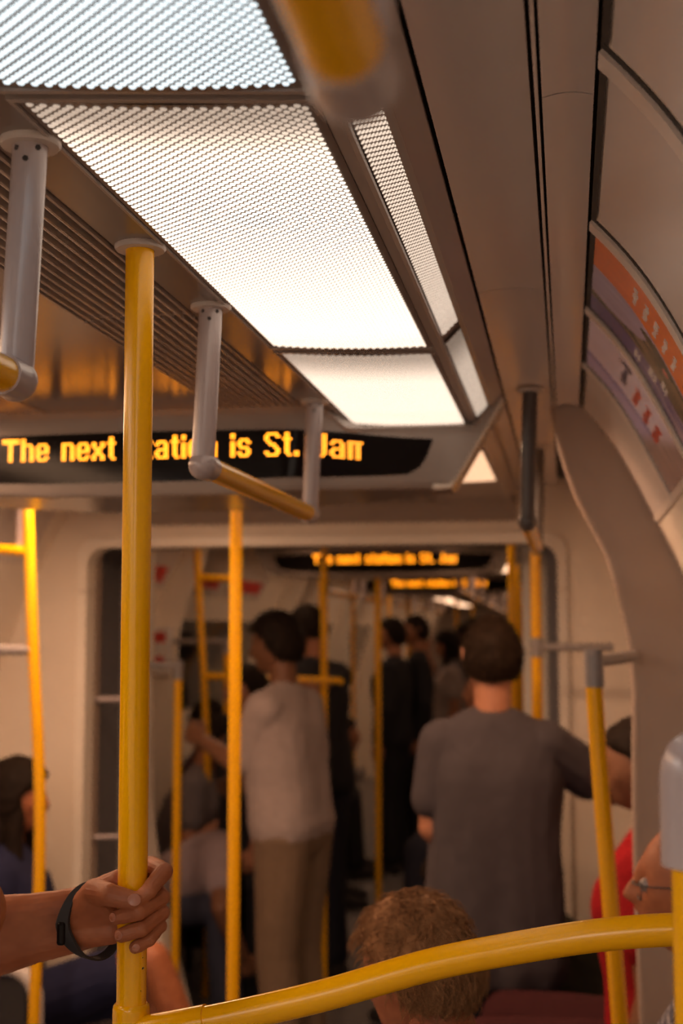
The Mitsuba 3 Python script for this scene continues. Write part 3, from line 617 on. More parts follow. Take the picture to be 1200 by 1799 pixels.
# ------------------------------------------------------------------ benches and arm frames
def bench(y0, y1, s, label, mv=same, depth=.40):
    t = thing('bench_seat', label, 'bench seat', 'moquette bench seats')
    xo = 1.30
    n = max(1, round((y1 - y0) / .47)); w = (y1 - y0) / n
    for i in range(n):
        a, b = y0 + i * w + .004, y0 + (i + 1) * w - .004
        put('cushion', mv(rbox((s * (xo - depth - .08), a, .33), (s * (xo - .10), b, .425), .03)), 'mat_moquette', t, 40)
        mm = rbox((s * (xo - .12), a, .415), (s * (xo - .03), b, .95), .03); put('backrest', mv(mm), 'mat_moquette', t, 40)
    put('plinth', mv(box((s * (xo - depth + .02), y0, 0), (s * xo, y1, .34))), 'mat_casing_dark', t)
    return t
bench(.95, 2.56, 1, 'near right bench seat where the older man in plaid sits')
bench(3.10, 4.48, 1, 'right bench seat by the end wall behind the bulkhead')
bench(3.80, 4.48, -1, 'left bench seat by the end wall where the woman in navy sits', depth=.52)
bench(5.20, 6.30, -1, 'left bench seat of the next car by the gangway', shift2)
bench(6.45, 9.1, -1, 'left bench seat in the middle of the next car', shift2); bench(9.3, 12.1, -1, 'far left bench seat of the next car', shift2)
bench(5.20, 6.30, 1, 'right bench seat of the next car by the gangway', shift2); bench(6.45, 9.1, 1, 'right bench seat in the middle of the next car', shift2); bench(9.3, 12.1, 1, 'far right bench seat of the next car', shift2)
def arm_frame(y, s, x0, x1, z0, z1, label, mv=same, r=.022, panel=True):
    t = thing('arm_frame', label, 'armrest', 'grey seat arm frames')
    q = .09
    p = [(s * x0, y, z1)] + [(s * x, y, z) for x, z in arc((x1 + q, z1 - q), q, 90, 180, 8)] + [(s * x1, y, z0)] if x1 < x0 else None
    put('hoop', mv(tube(p, r, 16)), 'mat_arm_frame', t, 40)
    if panel: put('panel', mv(box((s * (x0), y - .006, z0), (s * (x1 + .03), y + .006, z1 - .03))), 'mat_rubber', t)
arm_frame(3.72, -1, 1.25, .70, .10, .695, 'pale grey arm frame of the left bench below the gripping hand')
arm_frame(9.25, -1, 1.25, .52, .12, .62, 'grey arm frame with a dark panel in the next car behind the white shirt', shift2)
arm_frame(6.40, -1, 1.25, .80, .12, .62, 'pale grey arm frame in the next car hidden behind the man in white', shift2)
t = thing('draught_screen', 'narrow dark draught screen edge behind the red shirted passenger', 'draught screen')
put('post', rbox((1.02, 2.99, .0), (1.055, 3.06, 1.42), .012), 'mat_grey_dark', t, 40)
put('head', rbox((1.015, 2.985, 1.42), (1.06, 3.065, 1.455), .012), 'mat_rubber', t, 40)

# ------------------------------------------------------------------ people
def skin(p, n, uv):
    f = mikit.fbm(p.x * 40, p.y * 40, p.z * 40); return mikit.mix((.32, .13, .07), (.40, .18, .105), f)
def skin_red(p, n, uv):
    f = mikit.fbm(p.x * 60, p.y * 60, p.z * 60, octaves=4); return mikit.mix((.27, .078, .032), (.41, .15, .068), f)
mat('mat_skin', mikit.proc(skin), .5, 0, .4)
mat('mat_skin_ruddy', mikit.proc(skin_red), .48, 0, .4)
mat('mat_skin_brown', (.17, .075, .04), .5, 0, .4)
mat('mat_nail', (.40, .165, .105), .3, 0, .4)
def cloth(name, c, c2=None, k=45):
    a, b = [float(x) for x in c], [float(x) for x in (c2 or np.asarray(c) * .8)]
    def fn(p, n, uv): return mikit.mix(a, b, mikit.fbm(p.x * k, p.y * k, p.z * k))
    mat(name, mikit.proc(fn), .9, 0, .2, sheen=.3)
cloth('mat_tee_grey', (.062, .053, .060)); cloth('mat_tee_white', (.38, .31, .30)); cloth('mat_tee_black', (.022, .022, .027)); cloth('mat_beige', (.20, .135, .09))
cloth('mat_navy', (.018, .02, .055)); cloth('mat_navy_dark', (.022, .022, .035)); cloth('mat_red', (.27, .006, .010)); cloth('mat_olive', (.045, .042, .028)); cloth('mat_lilac', (.33, .26, .29)); cloth('mat_burgundy', (.045, .010, .012))
cloth('mat_pale_grey', (.17, .15, .165)); cloth('mat_pink', (.38, .20, .19)); cloth('mat_denim', (.05, .055, .09)); cloth('mat_shoe', (.04, .035, .035))
def plaid(p, n, uv):
    a = mikit.smoothstep(.32, .5, dr.abs(dr.sin(p.z * 150 + p.x * 40))); b = mikit.smoothstep(.32, .5, dr.abs(dr.sin((p.x * .8 + p.y) * 170)))
    w = (1 - a) * .36 + (1 - b) * .36; return mikit.mix((.022, .025, .05), (.55, .50, .50), dr.clip(w, 0, 1))
mat('mat_plaid', mikit.proc(plaid), .85, 0, .2)
def hairmat(name, a, b):
    def fn(p, n, uv): return mikit.mix(a, b, mikit.fbm(p.x * 90, p.y * 90, p.z * 30))
    mat(name, mikit.proc(fn), .65, 0, .08)
hairmat('mat_hair_dark', (.010, .007, .006), (.022, .014, .010)); hairmat('mat_hair_brown', (.012, .007, .0045), (.026, .014, .008)); hairmat('mat_hair_sandy', (.20, .09, .038), (.34, .18, .085)); hairmat('mat_hair_grey', (.40, .33, .28), (.58, .50, .44))

M = m3.Manifold
def sph(c, r, n=16): return M.sphere(float(r), n).translate([float(x) for x in c])
def hull(cs, n=16): return M.batch_hull([sph(c, r, n) for c, r in cs])
def union(ms): return M.batch_boolean(ms, m3.OpType.Add)
def relax(mn, length, it=10, lam=.5):
    m = tm(mn.refine_to_length(length)); m.merge_vertices()
    trimesh.smoothing.filter_taubin(m, lamb=lam, nu=lam + .03, iterations=it); return m
def unit(v): v = np.asarray(v, float); return v / max(np.linalg.norm(v), 1e-9)

def ico_dirs(sub):
    m = trimesh.creation.icosphere(subdivisions=sub); return np.array(m.vertices), np.array(m.faces)
def gauss(D, c, w): c = unit(c); return np.exp(-((D - c) ** 2).sum(1) / (2 * w * w))
def head_radius(D):
    """Skull and face as a radius per direction (x right, y forward, z up), unit: metres for an adult."""
    x, y, z = D.T
    r = 1 / np.sqrt((x / .076) ** 2 + (y / np.where(y > 0, .096, .100)) ** 2 + (z / np.where(z > 0, .113, .118)) ** 2)
    r = r * (1 - .13 * np.clip(-z, 0, 1) ** 1.2 * np.clip(np.abs(x) * 2, 0, 1)) 
    r -= .016 * gauss(D, (0, -.75, -.75), .30)                       # nape
    r += .0065 * gauss(D, (0, .97, .16), .16) - .010 * (gauss(D, (.33, .93, .03), .13) + gauss(D, (-.33, .93, .03), .13))
    r += .021 * gauss(D, (0, 1, -.17), .085) + .009 * gauss(D, (0, 1, -.02), .07) + .006 * (gauss(D, (.1, 1, -.21), .06) + gauss(D, (-.1, 1, -.21), .06))
    r += .008 * gauss(D, (0, .93, -.40), .10) - .004 * gauss(D, (0, .93, -.47), .03) - .004 * gauss(D, (0, .90, -.58), .06)
    r += .013 * gauss(D, (0, .80, -.76), .17)
    r += .005 * (gauss(D, (.6, .78, -.12), .16) + gauss(D, (-.6, .78, -.12), .16))
    return r
def frame(fw, up=(0, 0, 1)):
    f = unit(fw); r = unit(np.cross(f, up)); u = np.cross(r, f); return np.stack([r, f, u], 1)      # columns: right, forward, up
def head_parts(c, R, sub=4, k=1.0, ears=True):
    D, F = ico_dirs(sub); V = D * head_radius(D)[:, None] * k
    ms = [man(trimesh.Trimesh(c + V @ R.T, F, process=False))]
    if ears:
        for s in (1, -1):
            pts = [((s * .074, -.008, .022), .008), ((s * .083, -.020, .028), .006), ((s * .082, -.024, .002), .006), ((s * .075, -.008, -.030), .006)]
            ms.append(M.batch_hull([sph(c + R @ (np.array(p) * k), r * k, 10) for p, r in pts]))
    return ms
def hair_cap(c, R, k=1.0, sub=4, thick=.014, style='short', seed=1, amp=.006):
    D, F = ico_dirs(sub); x, y, z = D.T
    r0 = head_radius(D)
    lim = np.interp(y, [-1, -.35, -.05, .12, .35, .7, 1], [-.86, -.72, -.30, .08, .42, .60, .62])
    if style == 'long': lim = np.interp(y, [-1, -.2, .2, .45, .8, 1], [-1.1, -1.1, -.9, .2, .55, .6])
    if style == 'receding': lim = np.interp(y, [-1, -.35, -.05, .12, .25, .45, 1], [-.80, -.62, -.25, .15, .62, .86, 1.0])
    if style == 'balding': lim = np.interp(y, [-1, -.35, -.05, .12, .30, .5, 1], [-.72, -.62, -.15, .10, .80, .9, 1.4])
    lim = lim + .16 * (meshkit.fbm(D * 9 + seed, 3, seed) - .5)
    w = np.clip((z - lim) / .16, 0, 1); w = w * w * (3 - 2 * w)
    n = meshkit.fbm(D * 5 + seed * 3.1, 4, seed) - .45
    r = (r0 * .955) * (1 - w) + (r0 + thick * (1 + .35 * np.clip(z, 0, 1)) + amp * 2 * n) * w
    return trimesh.Trimesh(c + (D * r[:, None] * k) @ R.T, F, process=False)
def tufts(c, R, n, k=1.0, seed=3, length=.03, r=.0012, style='short', lift=.5, part=None, base=.010):
    """Locks of hair as thin tapering curved tubes, joined into the hair."""
    rg = np.random.default_rng(seed); out = []
    while len(out) < n:
        d = unit(rg.normal(size=3)); lim = np.interp(d[1], [-1, -.35, -.05, .12, .35, .7, 1], [-.62, -.5, -.08, .12, .44, .62, .64])
        if d[2] < lim + .05: continue
        p = d * (head_radius(d[None])[0] + base) 
        down = np.array([rg.normal() * .35, rg.normal() * .35 + (.45 if d[1] > .2 else -.25), -.55 if d[2] < .5 else .1]); down = unit(down - d * (down @ d))
        L = length * rg.uniform(.5, 1.25); li = lift * rg.uniform(.3, 1.2)
        pts = np.array([p - d * .004, p + (down * .5 + d * li * .6) * L * .6, p + (down + d * li * .55) * L, p + (down * 1.35 + d * li * .2) * L * 1.15])
        out.append(tube(c + (pts * k) @ R.T, np.array([1.3, 1.2, .8, .15]) * r * k, 4, caps=False))
    return cat(out)

def simple_hand(w, d, nrm, side, curl=.7, k=1.0, thumb_up=None):
    """A relaxed or gripping hand: palm, four unequal bent fingers, a thumb leaving the palm's side."""
    d, nrm = unit(d), unit(nrm); nrm = unit(nrm - d * (nrm @ d)); lat = np.cross(d, nrm) * side      # towards the thumb
    w = np.asarray(w, float)
    P = lambda a, b, c: w + (d * a + lat * b + nrm * c) * k
    ms = [M.batch_hull([sph(P(.012, b, 0), .016 * k, 10) for b in (-.014, .014)] + [sph(P(.085, b, 0), .0125 * k, 10) for b in (-.030, .032)])]
    for b, L, o in ((.031, .072, .0), (.010, .080, .004), (-.011, .074, .002), (-.030, .058, -.006)):
        a = .086 + o; pts = [P(a, b, 0)]; ang = 0.; q = np.array([a, 0.0])
        for t in (.46, .31, .23):
            ang += curl * (1.05 if t > .4 else .95); q = q + L * t * np.array([math.cos(ang), math.sin(ang)]); pts.append(P(q[0], b, q[1]))
        for i in range(3): ms.append(M.batch_hull([sph(pts[i], (.0100 - .0009 * i) * k, 10), sph(pts[i + 1], (.0094 - .0009 * i) * k, 10)]))
    tb = [P(.025, .022, .006), P(.055, .048, .016), P(.080, .050, .030), P(.098, .042, .040)]
    for i in range(3): ms.append(M.batch_hull([sph(tb[i], (.0135 - .0015 * i) * k, 10), sph(tb[i + 1], (.012 - .0015 * i) * k, 10)]))
    return ms

def ik(a, b, l1, l2, hint):
    d = b - a; L = np.linalg.norm(d); u = d / L; L = min(L, (l1 + l2) * .999)
    x = (l1 * l1 - l2 * l2 + L * L) / (2 * L); h = math.sqrt(max(l1 * l1 - x * x, 0)); hv = np.asarray(hint, float); hv = unit(hv - u * (hv @ u))
    return a + u * x + hv * h, a + u * L

def person(key_label, x, y, facing, h=1.75, sit=False, seat=.46, lean=0., turn=0., head=(0., 0.), head_shift=(0, 0, 0), arms=None, wide=1.0, belly=0.0, legs=None, zoff=0.0,
           top=None, bottom=None, sleeve=.55, hem=None, head_scale=1.0, extra=None, skinm='mat_skin', hair=None, shoes='mat_shoe', group=None, res=.016, hsub=3, long_top=0.0, feet_fwd=0.0, side_lean=0., cross=False, bare_legs=False, long_sleeve=False):
    """A person: one continuous skin body (head, neck, trunk, arms, hands, legs), with hair and clothes as parts.
    facing: degrees, 0 looks along +y, positive to the left (towards -x). lean: forward, degrees."""
    k = h / 1.75; fa = math.radians(facing)
    f = np.array([-math.sin(fa), math.cos(fa), 0]); r = np.array([math.cos(fa), math.sin(fa), 0]); u = np.array([0, 0, 1.0])
    root = np.array([x, y, 0.0]); hz = (seat + .10 * k) if sit else .93 * k
    la, sa = math.radians(lean), math.radians(side_lean)
    U = unit(u * math.cos(la) + f * math.sin(la) + r * math.sin(sa)); Fw = unit(f - U * (f @ U)); ta = math.radians(turn)
    Rt = unit(np.cross(Fw, U)); Fs = Fw * math.cos(ta) - Rt * math.sin(ta); Rs = Rt * math.cos(ta) + Fw * math.sin(ta)
    pel = root + u * (hz + zoff)
    A = lambda a, b, c: pel + (Rs * a + Fs * b + U * c) * k       # on the leaned trunk
    J = {}
    J['hipR'], J['hipL'] = pel + r * .088 * k, pel - r * .088 * k
    J['neck'], J['head'] = A(0, -.015, .565), None
    sw = .178 * wide
    J['shR'], J['shL'] = A(sw, -.012, .482), A(-sw, -.012, .482)
    ha, hp = math.radians(facing + turn + head[0]), math.radians(head[1])
    hf = np.array([-math.sin(ha) * math.cos(hp), math.cos(ha) * math.cos(hp), math.sin(hp)]); HR = frame(hf, U * .35 + u * .65)
    hc = J['neck'] + U * .125 * k + u * .03 * k + hf * .022 * k + np.array(head_shift)
    hk = (k * .5 + .5) * head_scale
    b = []      # skin
    tor = [(A(sd * .080, 0, .03), .105 * k) for sd in (1, -1)]
    wai = [(A(sd * .065 * wide, .0 + belly * .5, .20), (.100 + belly) * k) for sd in (1, -1)]
    che = [(A(sd * .085 * wide, .008, .38), .112 * k) for sd in (1, -1)]
    shl = [(A(sd * sw * .86, -.012, .474), .058 * k) for sd in (1, -1)]; nb = [(A(0, -.015, .535), .056 * k)]
    b += [hull(tor + wai), hull(wai + che), hull(che + shl + nb)]
    b.append(hull([(J['neck'], .054 * k), (hc - HR[:, 2] * .05 * hk - HR[:, 1] * .018 * hk, .053 * k)]))
    sleeves = []; wr = {}
    for sd, nm in ((1, 'R'), (-1, 'L')):
        a = (arms or {}).get(nm, {}); S = J['sh' + nm]
        if 'elbow' in a: E_, Wt = np.asarray(a['elbow'], float), np.asarray(a['to'], float)
        elif 'to' in a: E_, Wt = ik(S, np.asarray(a['to'], float), .285 * k, .255 * k, a.get('hint', -u * 1.0 + r * sd * .6 - f * .3))
        else: E_, Wt = S + (-u * .97 + r * sd * .20 - f * .06) * .285 * k, S + (-u * .97 + r * sd * .20 - f * .06) * .285 * k + (-u * .95 + f * .22) * .25 * k
        b += [hull([(S, .056 * k), (S + (E_ - S) * .45, .050 * k)]), hull([(S + (E_ - S) * .45, .050 * k), (E_, .041 * k)])]
        if not a.get('hand_off'): b += [hull([(E_, .042 * k), (E_ + (Wt - E_) * .3, .043 * k)]), hull([(E_ + (Wt - E_) * .3, .043 * k), (Wt, .028 * k)])]
        hd = a.get('hand', unit(Wt - E_)); hn = a.get('palm', -r * sd)
        if not a.get('hand_off'): b += simple_hand(Wt, hd, hn, sd if a.get('flip', 0) == 0 else -sd, a.get('curl', .55), k)
        q = 1.0 if long_sleeve else sleeve
        m_ = S + (E_ - S) * q; g = .020 * k
        sleeves.append(hull([(S - U * .005, .056 * k + g), (m_, (.050 if q < 1 else .043) * k + g * 1.15)]))
        if long_sleeve: sleeves.append(hull([(E_, .043 * k + g), (E_ + (Wt - E_) * .9, .031 * k + g * .7)]))
        wr[nm] = (E_, Wt)
    tro = [hull([(J['hipR'], .112 * k), (J['hipL'], .112 * k), (A(.06, 0, .10), .100 * k), (A(-.06, 0, .10), .100 * k)])]
    shoe = []
    for sd, nm in ((1, 'R'), (-1, 'L')):
        H = J['hip' + nm]; L1, L2 = .43 * k, .42 * k
        lg = (legs or {}).get(nm, {})
        if 'knee' in lg: K = np.array(lg['knee'], float); An = np.array(lg['ankle'], float)
        elif sit:
            K = H + f * L1 * .97 + r * sd * .05 * k + u * (.015 if not cross else 0); 
            K[2] = max(K[2], .50 * k); An = np.array([*(K[:2] + (f * (.03 + feet_fwd) + r * sd * .01)[:2]), .09])
        else:
            K = root + r * sd * .095 * k + f * .02 * k + u * .50 * k; An = root + r * sd * .10 * k - f * .02 * k + u * .085 * k
        if cross and nm == 'R' and 'knee' not in lg:
            K = J['hipL'] + f * L1 * .98 + u * .17 * k + r * .05; An = K - u * L2 * .80 - r * .18 * k + f * .18 * k
        fd = unit(np.array([f[0], f[1], 0])) if not (cross and nm == 'R') else unit(f * .8 - u * .6)
        b += [hull([(H, .088 * k), (K, .056 * k)]), hull([(K, .056 * k), (K + (An - K) * .3, .055 * k)]), hull([(K + (An - K) * .3, .055 * k), (An, .036 * k)]), hull([(An - fd * .02, .034 * k), (An + fd * .10 * k - u * .045 * k, .030 * k), (An + fd * .155 * k - u * .055 * k, .022 * k)])]
        g = .020 * k
        if bare_legs: tro.append(hull([(H, .090 * k + g), (H + (K - H) * .72, .066 * k + g * 1.2)]))
        else: tro += [hull([(H, .090 * k + g), (K, .058 * k + g)]), hull([(K, .058 * k + g), (An + (K - An) * .08, .050 * k + g * 1.1)])]
        shoe.append(hull([(An - u * .045 * k - fd * .03 * k, .042 * k), (An - u * .048 * k + fd * .12 * k, .038 * k), (An - u * .052 * k + fd * .18 * k, .030 * k), (An - u * .01, .040 * k)]))
    J.update(hc=hc, HR=HR, hk=hk, A=A, k=k, wr=wr)
    key = numbered('person'); labels[key] = {'label': key_label, 'category': 'person'}
    if group: labels[key]['group'] = group
    body = relax(union(b), res)
    body = tm(union([man(body)] + head_parts(hc, HR, hsub, hk) + [man(e) for e in (extra or [])]))
    scene[key] = mikit.ply(body, skinm, smooth=45)
    def wear(name, pieces, m, seed, amp=.006, it=14, cut=None):
        q = union(pieces)
        if cut is not None: q = q.trim_by_plane([float(v) for v in cut[0]], float(cut[1]))
        w_ = relax(q, res, it)
        n = np.array(w_.vertex_normals); v = np.array(w_.vertices); st = np.array([9, 9, 4.0])
        q_ = v - pel; an = np.arctan2(q_ @ Rs, q_ @ Fs); hgt = np.clip(.45 - (q_ @ U) / k, 0, .6) / .6
        fold = np.sin(an * 9 + 5 * meshkit.noise(v * 4, seed)) * np.clip(meshkit.noise(v * [6, 6, 2], seed + 7) - .25, 0, 1) * hgt
        v += n * ((meshkit.fbm(v * st * 1.6, 3, seed) - .5) * amp * 2 + (fold * .010 if name == 'shirt' else 0))[:, None]; w_.vertices = v
        put(name, w_, m, key, True)
    if bottom: wear('skirt' if bare_legs else 'trousers', tro, bottom, 5)
    if top:
        g = .022 * k; pad = lambda L, e=g: [(c, r_ + e) for c, r_ in L]
        low = [(A(sd * .082, 0, .0 - long_top), .112 * k) for sd in (1, -1)]
        pieces = [hull(pad(wai) + pad(low, .016 * k) ), hull(pad(wai) + pad(che)), hull(pad(che) + pad(shl, .016 * k) + pad(nb, .008 * k))] + sleeves
        cut = (U, float((A(0, 0, -.06 - long_top)) @ U))
        wear('shirt', pieces, top, 11, amp=.008, cut=cut)
    if shoes:
        for q in shoe: put('shoe', relax(q, .02, 4), shoes, key, True)
    if hair:
        m_, style, th = hair
        mm = hair_cap(hc, HR, hk, max(hsub, 4), th, style, seed=len(labels))
        if style == 'long':
            back = -HR[:, 1]
            lk = relax(union([hull([(hc + back * .035 * hk, .085 * hk), (J['neck'] + back * .055 + Rs * s_ * .045 - U * .02, .055 * k), (A(s_ * .075, -.10, .36), .038 * k)]) for s_ in (1, -1)] + [hull([(hc + HR[:, 0] * s_ * .062 * hk + HR[:, 1] * .01, .030), (A(s_ * .085, .03, .46), .030)]) for s_ in (1, -1)]), .014, 8)
            v_ = np.array(lk.vertices); v_ += np.array(lk.vertex_normals) * ((meshkit.fbm(v_ * [30, 30, 12], 3, 4) - .5) * .016)[:, None]; lk.vertices = v_
            mm = cat([mm, lk])
        put('hair', mm, m_, key, True)
    return key, J

# the hand on the near pole: five fingers closed round it, seen from the palm's thumb side
def grip_arm():
    ef, er = np.array([.3206, -.9472, 0]), np.array([.9472, .3206, 0]); ax = np.array([PX, PY, 0])
    P = lambda a, r, z: ax + r * (math.cos(math.radians(a)) * ef + math.sin(math.radians(a)) * er) + np.array([0, 0, z])
    Wc = np.array([.300, 1.434, 1.356]); E_ = np.array([.085, 1.375, 1.318])
    ms, nails = [], []
    chain = lambda L: [ms.append(hull([L[i], L[i + 1]], 18)) for i in range(len(L) - 1)]
    F = {'index': [(150, .040, 1.416, .0115), (92, .0335, 1.4155, .0098), (38, .0275, 1.400, .0090), (14, .0265, 1.391, .0080)],
         'middle': [(152, .040, 1.396, .0115), (90, .0300, 1.3885, .0100), (12, .0268, 1.3785, .0095), (-40, .0258, 1.3725, .0085)],
         'ring': [(154, .039, 1.377, .0110), (88, .0305, 1.3715, .0092), (20, .0262, 1.3600, .0088), (-27, .0250, 1.3540, .0080)],
         'little': [(156, .037, 1.360, .0100), (88, .0290, 1.3570, .0080), (44, .0255, 1.3470, .0075), (8, .0245, 1.3410, .0070)]}
    for nm, L in F.items():
        pts = [(P(a, r, z), rr) for a, r, z, rr in L]
        chain(pts)
        for j in (1, 2): ms.append(sph(pts[j][0] + .0008 * unit(pts[j][0] - ax - [0, 0, pts[j][0][2]]), pts[j][1] * 1.04, 16))       # knuckles
        if nm != 'index':
            a, r, z, rr = L[3]; d = unit(pts[3][0] - pts[2][0]); c = pts[3][0] - d * rr * .15; out = unit(unit(c - ax - [0, 0, c[2]]) + d * .25 + np.array([0, 0, .12])); nails.append((c + out * (rr - .0006), out, d, rr))
    th = [(np.array([.318, 1.420, 1.374]), .0185), (P(-108, .043, 1.3935), .0150), (P(-48, .0310, 1.3960), .0122), (P(2, .0285, 1.3905), .0102)]
    chain(th); ms.append(sph(th[2][0], .0126, 16))
    d = unit(th[3][0] - th[2][0]); out = unit(ef + np.array([0, 0, .35]) - d * .05); c = th[3][0] + d * .001; nails.append((c + out * .0094, out, d, .0112))
    idx, lit = P(150, .040, 1.414), P(156, .037, 1.360)
    ms.append(hull([(Wc + [0, 0, .013], .0225), (Wc - [0, 0, .013], .0225), (idx, .013), (lit, .012), (P(-150, .034, 1.40), .014), (P(-150, .034, 1.352), .013)], 18))
    ms.append(hull([(Wc + [.006, -.010, .006], .022), th[0], th[1], (P(-140, .036, 1.362), .016)], 18))       # ball of the thumb
    ms.append(hull([(Wc + [.0, -.008, -.010], .0215), (P(-140, .035, 1.348), .015), (P(-145, .036, 1.375), .015)], 18))   # heel of the hand
    fa = unit(E_ - Wc); side = np.array([0, 0, 1.0])
    sec = [(0, .0145, .0215), (.22, .016, .0225), (.45, .019, .0275), (.68, .018, .034), (.88, .014, .038), (1.0, .010, .040)]
    for (a, h0, r0), (b, h1, r1) in zip(sec, sec[1:]):
        ms.append(hull([(Wc + (E_ - Wc) * t + side * sg * h, r) for t, h, r in ((a, h0, r0), (b, h1, r1)) for sg in (1, -1)], 20))
    arm = relax(union(ms), .0034, 7, .45)
    v = np.array(arm.vertices); n = np.array(arm.vertex_normals)
    v += n * ((meshkit.fbm(v * [90, 90, 140], 3, 5) - .5) * .0018 + (meshkit.fbm(v * [420, 420, 420], 2, 6) - .5) * .0006)[:, None]
    # keep the skin off the pole: nothing may sink into the tube
    q = v - ax; rad = np.hypot(q[:, 0], q[:, 1]); k_ = np.maximum(rad, .0162) / np.maximum(rad, 1e-6)
    v[:, 0], v[:, 1] = ax[0] + q[:, 0] * k_, ax[1] + q[:, 1] * k_
    arm.vertices = v
    return arm, E_, Wc, nails
ARM, ELB, WST, NAILS = grip_arm()
p1, J1 = person('passenger at the left edge gripping the near yellow pole, only the forearms in view', -.055, 1.13, -50, h=1.74, top='mat_pale_grey', bottom='mat_denim', hair=('mat_hair_brown', 'short', .012), skinm='mat_skin_ruddy', head=(10, -4), sleeve=.5,
    arms={'L': {'to': WST, 'elbow': ELB, 'hand_off': True}, 'R': {'elbow': np.array([.289, 1.165, 1.420]), 'to': np.array([.12, 1.20, 1.58]), 'hand': (-.6, .3, .7)}}, extra=[ARM])
for c, out, d, r in NAILS:
    m_ = trimesh.creation.icosphere(subdivisions=3); m_.apply_scale([r * .58, r * .64, .0009]); lat = np.cross(out, d)
    m_.vertices = c + np.array(m_.vertices) @ np.stack([unit(lat), unit(np.cross(unit(lat), out)), out])
    put('nail', m_, 'mat_nail', p1, True)
band = []
for t in np.linspace(0, 2 * np.pi, 49)[:-1]:
    c_, s_ = math.cos(t), math.sin(t)
    ctr = np.array([.318 - .020 * c_ + .010 * max(0, -s_) , 1.428 - .0325 * c_, 1.357 + .0395 * s_]); ou = unit(np.array([0, -c_, s_ * .9])); al = unit(np.array([.96, .2 * c_, -.25]))
    wd = .0055 + .0045 * max(0, math.cos(t + .35)) ** 6
    band.append([ctr - al * wd, ctr - al * wd * .8 + ou * .0024, ctr + al * wd * .8 + ou * .0024, ctr + al * wd])
band = np.array(band); nb_ = len(band); F_ = []
for i_ in range(nb_):
    for j_ in range(4):
        a_, b_ = i_ * 4 + j_, i_ * 4 + (j_ + 1) % 4; c_, d_ = ((i_ + 1) % nb_) * 4 + (j_ + 1) % 4, ((i_ + 1) % nb_) * 4 + j_
        F_ += [[a_, b_, c_], [a_, c_, d_]]
bm = trimesh.Trimesh(band.reshape(-1, 3), F_, process=False); bm.fix_normals()
w1 = put('wristband', bm, 'mat_rubber', p1, 40, label='black fitness band')
put('module', rbox((.2925, 1.3895, 1.337), (.3015, 1.3965, 1.362), .003), 'mat_black_glass', w1, 40)

# the two men standing by the gangway
p5, J5 = person('man in a grey tee shirt standing with his back turned right of the gangway', .64, 3.72, 3, h=1.70, top='mat_tee_grey', bottom='mat_navy_dark', hair=('mat_hair_brown', 'short', .010), res=.012, hsub=4, long_top=.13, wide=.80, belly=.016, sleeve=.66,
    arms={'L': {'elbow': np.array([.470, 3.70, 1.135]), 'to': np.array([.535, 3.90, 1.03])}, 'R': {'to': (.76, 3.98, 1.30), 'hint': (.9, -.15, -.45), 'hand': (-.5, .7, .3)}}, head=(8, -2), shoes='mat_shoe')
put('hair', tufts(J5['hc'], J5['HR'], 900, J5['hk'], 8, .020, .0016, lift=.2, base=.009), 'mat_hair_brown', p5, True)
scene[p5 + '__wristband'] = mikit.ply(tube([J5['wr']['R'][1] * .8 + J5['wr']['R'][0] * .2, J5['wr']['R'][1] * .93 + J5['wr']['R'][0] * .07], .036, 20), 'mat_rubber', smooth=40)
p6, J6 = person('man in white shirt and beige trousers standing in the gangway, holding a capped pole', -.17, 4.86, 74, h=1.73, lean=6, top='mat_tee_white', bottom='mat_beige', hair=('mat_hair_dark', 'short', .020), skinm='mat_skin_brown', res=.012, hsub=4, long_top=-.05, sleeve=.80, wide=.92, belly=.012,
    arms={'L': {'elbow': np.array([-.335, 4.78, 1.165]), 'to': np.array([-.53, 4.885, 1.262]), 'hint': (-.1, 0, -1), 'hand': (-.8, .5, .4), 'palm': (.2, .8, -.1)}, 'R': {'to': (-.40, 5.16, 1.08), 'hint': (.5, .3, -.5)}}, head=(4, -8))
put('hair', tufts(J6['hc'], J6['HR'], 700, J6['hk'], 9, .024, .0020, lift=.3, base=.014), 'mat_hair_dark', p6, True)
# seated close to the camera
p3, J3 = person('seated man with tousled sandy hair and a navy shirt, seen from behind', .87, 1.88, 60, h=1.70, head_scale=.93, sit=True, seat=.43, lean=25, top='mat_navy_dark', bottom='mat_denim', hair=None, skinm='mat_skin_ruddy', res=.009, hsub=5, head=(2, -14), belly=.02)
put('hair', cat([hair_cap(J3['hc'], J3['HR'], J3['hk'], 5, .012, 'short', 3, .006), tufts(J3['hc'], J3['HR'], 3000, J3['hk'], 5, .026, .0010, lift=.7)]), 'mat_hair_sandy', p3, True)
p4, J4 = person('older man with glasses and a plaid shirt seated behind the curved handrail at right', 1.118, 2.28, 82, h=1.70, sit=True, seat=.458, lean=5, top='mat_plaid', bottom='mat_denim', skinm='mat_skin_ruddy', res=.009, hsub=5, head=(2, 2), belly=.03, hair=None)
put('hair', hair_cap(J4['hc'], J4['HR'], J4['hk'], 5, .005, 'receding', 5, .003), 'mat_hair_grey', p4, True)
p2, J2 = person('dark haired woman in a navy dress with crossed bare legs seated at the left', -.935, 4.02, -78, h=1.62, sit=True, seat=.385, lean=2, top='mat_navy', bottom='mat_navy', hair=('mat_hair_dark', 'long', .024), skinm='mat_skin_ruddy', res=.012, cross=True, bare_legs=True, head=(-6, -4), legs={'R': {'knee': (-.42, 3.95, .68), 'ankle': (-.26, 4.0, .30)}, 'L': {'knee': (-.44, 4.06, .565), 'ankle': (-.40, 4.04, .10)}})
